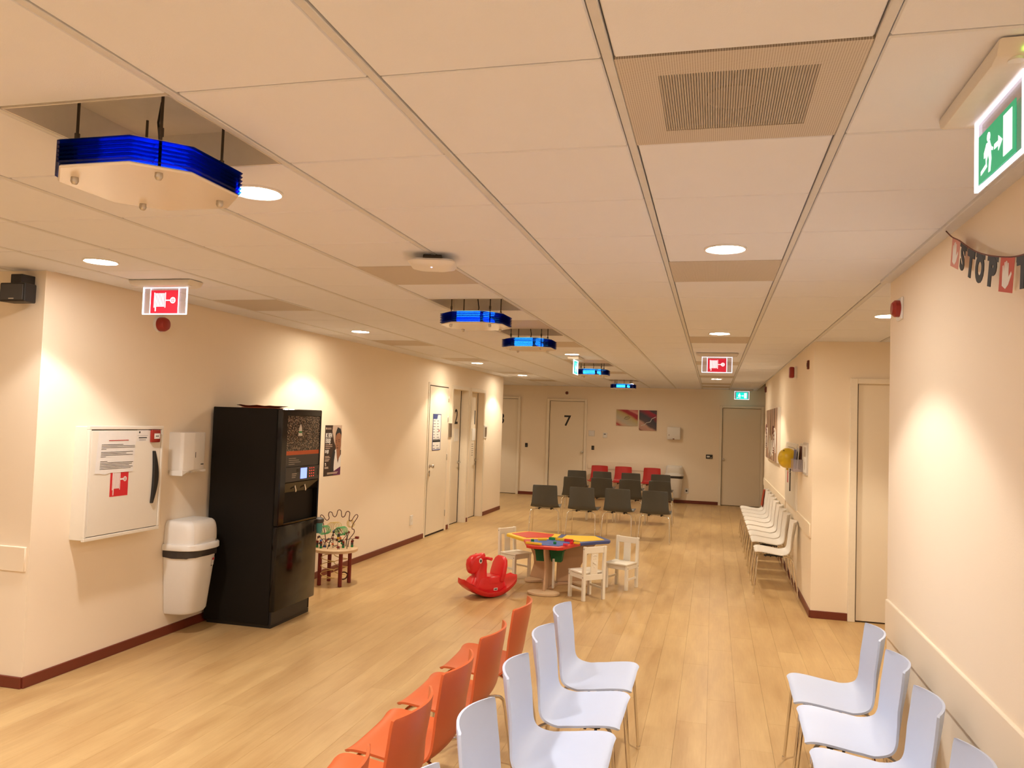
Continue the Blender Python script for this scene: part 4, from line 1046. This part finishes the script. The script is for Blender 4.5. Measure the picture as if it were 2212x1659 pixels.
# ------------------------------------------------------------------ three armed play table
TX, TY, TZ = -1.675, 8.74, .50
pt = thing('play_table', 'three armed play table with yellow, red and blue edges on birch legs', 'table', T(TX, TY))
def pol(r, a): return (r * math.cos(R(a)), r * math.sin(R(a)))
for a, ec, ic, gap in ((270, 'red', 'blue', 0), (150, 'yellow', 'red', 0), (30, 'navy', 'yellow', 0)):
    out = [pol(.005, a), pol(.365, a - 60), pol(.53, a - 24), pol(.60, a - 19), pol(.62, a - 13), pol(.62, a + 13), pol(.60, a + 19), pol(.53, a + 24), pol(.365, a + 60)]
    tp = obj('table_arm', MB().prism(out, TZ - .032, TZ, .006, 2), ec, pt, 40)
    c = pol(.33, a); inn = [pol(.075, a), pol(.32, a - 47), pol(.55, a - 15), pol(.55, a + 15), pol(.32, a + 47)]
    obj('inlay', MB().prism(inn, TZ - .004, TZ + .004, .001), ic, tp)
    # radial leg board with a swept outer edge
    pr = {270: [(.03, .03), (.555, .03), (.54, .10), (.515, .18), (.505, .26), (.525, .34), (.565, .42), (.575, .468), (.03, .468)],
          150: [(.03, .03), (.36, .03), (.33, .10), (.30, .19), (.31, .27), (.36, .35), (.44, .42), (.48, .468), (.03, .468)],
          30: [(.03, .03), (.34, .03), (.31, .12), (.31, .20), (.37, .30), (.46, .40), (.51, .468), (.03, .468)]}[a]
    obj('leg_board', MB().prism(pr, -.011, .011, .004, mtx=RZ(R(a)) @ SW), 'birch', pt)
    fx, fy = pol({270: .56, 150: .25, 30: .30}[a], a)
    obj('foot', MB().lathe([(.16, 0), (.17, .006), (.17, .024), (.162, .03)], 32, (0, 0, 0), 1, .66), 'birch_light', pt, 40, T(fx, fy) @ RZ(R(a + 90)))
    obj('base_board', MB().prism([(.0, -.05), (.30, -.05), (.30, .05), (.0, .05)], .0, .026, .004, mtx=RZ(R(a))), 'birch', pt)
obj('green_edge', MB().prism([(-.0, .0), (.30, -.172), (.305, -.16), (.005, .02)], TZ - .002, TZ + .012, .002), 'green', pt)
for bx, by, ba, s in ((.085, -.30, 0, .95), (-.085, -.32, 0, .8)):
    g = MB().grid([[(x * s, y * s, -.16) for x, y in ((-.055, -.05), (.055, -.05), (.055, .05), (-.055, .05))], [(x * s, y * s, -.02) for x, y in ((-.078, -.065), (.078, -.065), (.078, .065), (-.078, .065))]], cv=True, caps=True)
    g.box(-.085 * s, .085 * s, -.07 * s, .07 * s, -.045, -.0)
    obj('storage_bin', g, 'green', pt, None, T(bx, by, TZ - .034) @ RZ(R(ba)))
obj('batten', MB().box(-.011, .011, -.011, .011, .03, .34, .002), 'kids_white', pt, None, T(.06, -.36))
def brick(label, x, y, a, n, m, w=2, h=.019):
    """toy brick n x 2 studs of 16 mm lying on the red arm"""
    t = thing('toy_brick', label, 'toy brick', T(x, y, TZ + .0045) @ RZ(a), 'toy bricks on the play table')
    u = .016
    obj('body', MB().box(-n * u / 2, n * u / 2, -w * u / 2, w * u / 2, 0, h, .001), m, t)
    g = MB()
    for i in range(n):
        for j in range(w): g.cyl(((i - (n - 1) / 2) * u, (j - (w - 1) / 2) * u, 0), .005, h, h + .0038, 8)
    obj('studs', g, m, t, 40)
brick('long yellow toy brick bar along the front edge of the red table arm', -1.80, 8.205, R(-12), 11, 'yellow')
brick('yellow toy brick set at a slant behind the long yellow bar', -1.775, 8.52, R(35), 6, 'yellow')
brick('small green toy brick at the end of the slanted yellow one', -1.86, 8.415, R(20), 2, 'green_brick')
brick('green toy brick at the back edge of the blue inlay', -1.685, 8.61, R(-12), 4, 'green_brick', 2, .024)
brick('yellow toy brick between the green and the red one on the blue inlay', -1.595, 8.60, R(-12), 6, 'yellow', 2, .024)
brick('red toy brick at the back corner of the blue inlay', -1.49, 8.565, R(-12), 6, 'toy_red', 2, .024)
brick('small green toy brick alone in the middle of the blue inlay', -1.60, 8.34, R(10), 2, 'green_brick', 2, .022)
brick('small red toy brick near the right edge of the red table arm', -1.435, 8.43, R(-10), 2, 'toy_red')
brick('flat yellow toy brick on the right edge of the red table arm', -1.385, 8.45, R(-14), 4, 'yellow')
brick('pink toy brick low on the front edge of the red table arm', -1.475, 8.28, R(18), 3, 'pink')

# ------------------------------------------------------------------ red rocking horse
rk = thing('rocking_horse', 'glossy red plastic rocking horse toy beside the play table', 'rocking toy', T(-2.20, 7.90) @ RZ(R(228)) @ Matrix.Scale(.96, 4))
XZ = SW                                      # profile x/z, extruded along y
tilt = Matrix.Rotation(R(4), 4, 'Y')
def part(name, pts, y0, y1, bev, seg=3, m='toy_red', parent=None, sm=60):
    return obj(name, MB().prism(pts, y0, y1, bev, seg, mtx=XZ), m, parent or rk, sm)
# rocker pan: arc with curled ends
top, bot = [], []
for k in range(25):
    s = -1 + 2 * k / 24; x = .335 * s
    zb = .155 * abs(s) ** 2.0; zt = zb + .048 + .008 * (1 - abs(s)) 
    bot.append((x, zb)); top.append((x * .985, zt))
g = MB()
rows = []
for i in range(25):
    s = -1 + 2 * i / 24
    hw = .15 * (1 - .30 * abs(s) ** 3 - .35 * max(0, abs(s) - .9) / .1 * .8)
    xb, zb = bot[i]; xt, zt = top[i]; r = []
    for j in range(17):
        v = -1 + 2 * j / 16; r.append((xt, hw * v, zt + .005 * v * v))
    for j in range(17):
        v = 1 - 2 * j / 16; r.append((xb, hw * .93 * v, zb + .014 * v ** 4))
    rows.append(r)
obj('rocker', g.grid(rows, cv=True, caps=True), 'toy_red', rk, 60)
def loft(name, secs, m='toy_red', parent=None, n=20, p=3.0):
    """secs: (x, z, half length along x, half width y, tilt) super-elliptic slices"""
    rows = []
    for x, z, hx, hy, tl in secs:
        r = []
        for k in range(n):
            a = 2 * PI * k / n; ca, sa = math.cos(a), math.sin(a)
            dx = hx * math.copysign(abs(ca) ** (2 / p), ca); dy = hy * math.copysign(abs(sa) ** (2 / p), sa)
            r.append((x + dx * math.cos(tl), dy, z + dx * math.sin(tl)))
        rows.append(r)
    return obj(name, MB().grid(rows, cv=True, caps=True), m, parent or rk, 42)
loft('body', [(.0, .025, .10, .08, 0), (.0, .06, .17, .10, 0), (.0, .10, .215, .103, 0), (.005, .13, .205, .10, 0), (.01, .175, .175, .095, 0), (.02, .205, .145, .085, 0)])
loft('neck', [(.13, .10, .11, .085, -.1), (.125, .16, .10, .080, -.15), (.115, .22, .080, .072, -.2), (.108, .28, .070, .066, -.15), (.10, .34, .068, .060, 0), (.10, .39, .058, .054, 0), (.095, .425, .035, .035, 0)])
hd = loft('head', [(.235, .275, .030, .050, 1.1), (.225, .300, .058, .060, .95), (.195, .335, .085, .064, .8), (.155, .375, .085, .060, .75), (.115, .41, .065, .052, .6), (.085, .44, .035, .036, .3), (.075, .455, .018, .02, .2)])
loft('chest', [(.215, .14, .04, .085, .5), (.19, .175, .045, .075, .4), (.165, .21, .04, .05, .3)])
for sy in (-1, 1):
    obj('handle', MB().tube([(.085, sy * .04, .405), (.07, sy * .10, .415), (.06, sy * .155, .413)], [.017, .016, .017], 12), 'toy_red', rk, 60)
    em = T(.135, sy * .0585, .385) @ Matrix.Rotation(-sy * PI / 2, 4, 'X')
    e = obj('eye', MB().lathe([(.024, 0), (.023, .004), (.004, .005)], 20, (0, 0, 0), .8, 1.15), 'paper', hd, 40, em, label='white eye with black pupil')
    obj('pupil', MB().lathe([(.013, .004), (.012, .0075), (.003, .008)], 16, (0, 0, 0), .8, 1.2), 'ink', hd, 40, em)
    obj('label_plate', MB().box(-.024, .024, -.014, .014, 0, .003, .001), 'paper', rk, None, T(-.035, sy * .1035, .085) @ Matrix.Rotation(-sy * PI / 2, 4, 'X'))
    obj('label_print', MB().box(-.016, .016, -.006, .006, .003, .0035), 'ink', rk, None, T(-.035, sy * .1035, .085) @ Matrix.Rotation(-sy * PI / 2, 4, 'X'))
# seat back: tall rounded slab, leaning back
pts = [(-.115, .15), (.115, .15), (.13, .24), (.122, .33), (.095, .39), (.05, .418), (-.05, .418), (-.095, .39), (-.122, .33), (-.13, .24)]
obj('seat_back', MB().prism([(x, y - .15) for x, y in pts], -.026, .026, .018, 3, mtx=T(-.105, 0, .15) @ Matrix.Rotation(R(-14), 4, 'Y') @ Matrix(((0, 0, 1, 0), (1, 0, 0, 0), (0, 1, 0, 0), (0, 0, 0, 1)))), 'toy_red', rk, 70)
loft('seat', [(-.035, .15, .125, .106, 0), (-.035, .205, .12, .106, 0), (-.035, .218, .105, .095, 0)])
loft('tail', [(-.15, .16, .03, .03, 0), (-.165, .21, .035, .032, 0), (-.17, .25, .03, .028, 0), (-.165, .285, .02, .02, 0)])

# ------------------------------------------------------------------ bead maze table
BX, BY, BZ = -3.865, 7.80, .385
bt = thing('bead_maze_table', 'round birch bead maze table on red legs beside the vending machine', 'activity table', T(BX, BY))
obj('tabletop', MB().lathe([(.225, BZ - .036), (.235, BZ - .03), (.235, BZ - .006), (.228, BZ)], 40), 'birch_light', bt, 40)
for a in (62, 152, 242, 332):
    px, py = pol(.165, a - 15)
    obj('leg', MB().prism(circ(px, py, .022, 8), 0, BZ - .036, .003), 'leg_red', bt)
def wire(name, pts, m, r=.0042, sm=4): return obj(name, MB().tube(crm(pts, sm), r, 6), m, bt, 60)
# tall wavy wire: five fingers in the plane facing the room
U = Vector((math.cos(R(35)), math.sin(R(35)), 0))
def pl(u, z, d=0): return Vector((U.x * u - U.y * d, U.y * u + U.x * d, BZ + z))
sun = [(.10, 0), (.11, .09), (.145, .14), (.17, .18), (.165, .215), (.14, .225), (.15, .28), (.20, .36), (.205, .39), (.185, .40), (.16, .375), (.13, .325), (.105, .325), (.10, .36), (.105, .42), (.085, .44), (.06, .43), (.045, .385), (.02, .37), (.005, .39), (0, .44), (-.02, .46), (-.045, .45), (-.055, .40), (-.075, .375), (-.10, .39), (-.115, .43), (-.145, .435), (-.155, .40), (-.145, .36), (-.165, .335), (-.19, .345), (-.22, .39), (-.245, .40), (-.25, .37), (-.215, .30), (-.205, .24), (-.18, .12), (-.17, 0)]
wire('wavy_wire', [pl(u * .86 + .045, z * .86) for u, z in sun], 'wire_brown', .0046, 3)
for c, mm, n, nm in (((-.125, .185), 'wire_green', 5, 'coil'), ((.055, .17), 'wire_green', 6, 'coil')):
    P = []
    for k in range(n * 14 + 1):
        a = 2 * PI * k / 14; P.append(pl(c[0] + .045 * math.cos(a) + .012 * (k / 14 - n / 2), c[1] + .045 * math.sin(a), -.03 + .012 * k / 14))
    obj(nm, MB().tube(P, .0035, 5), mm, bt, 60)
P = []
for k in range(5 * 14 + 1):
    a = 2 * PI * k / 14; P.append(pl(-.05 + .05 * math.cos(a) + .018 * (k / 14), .20 + .055 * math.sin(a), .08 + .006 * k / 14))
obj('coil', MB().tube(P, .0035, 5), 'wire_yellow', bt, 60)
P = []
for k in range(3 * 14 + 1):
    a = 2 * PI * k / 14; P.append(pl(.15 + .03 * math.cos(a) + .01 * (k / 14), .235 + .04 * math.sin(a), .10))
obj('coil', MB().tube(P, .0035, 5), 'wire_yellow', bt, 60)
W = [[(-.10, 0, -.1), (-.07, .10, -.1), (-.03, .19, -.08), (.0, .20, -.05), (.03, .13, -.05), (.06, .03, -.06), (.07, 0, -.06)],
     [(-.16, 0, -.05), (-.17, .07, -.05), (-.13, .10, -.05), (-.09, .06, -.06), (-.06, .07, -.08), (-.03, .03, -.1), (.0, .04, -.12), (.02, 0, -.13)],
     [(0, 0, -.14), (.0, .12, -.14), (.01, .165, -.14)],
     [(.10, 0, -.12), (.10, .10, -.11), (.12, .18, -.09), (.09, .12, -.05), (.05, .06, 0), (.0, .075, .03), (-.05, .06, .05), (-.06, 0, .06)],
     [(.17, 0, -.02), (.17, .085, -.02), (.08, .075, .0), (-.03, .09, .03), (-.1, .07, .02), (-.13, 0, .02)],
     [(-.03, 0, -.02), (-.03, .17, -.02), (.03, .20, 0), (.08, .13, .02), (.12, .15, .03), (.11, 0, .04)],
     [(-.19, 0, .02), (-.2, .06, .03), (-.17, .11, .04), (-.12, .05, .03), (-.11, 0, .03)]]
cols = ['wire_dark', 'wire_dark', 'leg_red', 'wire_dark', 'wire_brown', 'wire_dark', 'wire_brown']
for q, w in zip(W, cols): wire('bead_wire', [pl(u, z, d) for u, z, d in q], w, .0036)
bc = ['leg_red', 'green_brick', 'orange', 'dgrey', 'wire_brown', 'yellow', 'blue', 'black']
random.seed(11)
for q in W:
    path_ = crm([pl(u, z, d) for u, z, d in q], 4)
    for k in random.sample(range(1, len(path_) - 1), min(5, len(path_) - 2)):
        v = path_[k]; obj('bead', MB().ell((v.x, v.y, v.z), (.0125, .0125, .0125), 10, 7), random.choice(bc), bt, 60)
for u, d in ((.17, -.02), (-.19, .02), (-.16, -.05), (.07, -.06)):
    for k in range(3):
        v = pl(u, .014 + .024 * k, d); obj('bead', MB().cyl((v.x, v.y, v.z - .011), .014, 0, .022, 10), bc[(k * 2 + 1) % 5], bt, 40)
wire('bead_wire', [pl(.17, .085, -.02), pl(.2, .095, -.02), pl(.22, .10, -.02)], 'wire_brown', .0036)
v = pl(.22, .10, -.02); obj('end_block', MB().box(v.x - .02, v.x + .02, v.y - .015, v.y + .015, v.z - .012, v.z + .014, .004), 'leg_red', bt)
for ox, oy, n in ((-.02, -.12, 3.4), (.03, .08, 3.0)):
    P = []
    for k in range(int(n * 16) + 1):
        a = 2 * PI * k / 16; P.append((ox + .075 * math.cos(a), oy + .06 * math.sin(a), BZ - .04 - .085 * k / 16))
    P = [p for p in P if p[2] > .012]
    obj('spiral_wire', MB().tube(P, .004, 5), 'wire_yellow', bt, 60)
P = [(.06 + .045 * math.cos(a), .09 + .02 * math.sin(a), .075 + .035 * math.sin(a)) for a in [2 * PI * k / 14 for k in range(14)]]
obj('bead_loop', MB().tube(P, .008, 6, True), 'wire_brown', bt, 60)
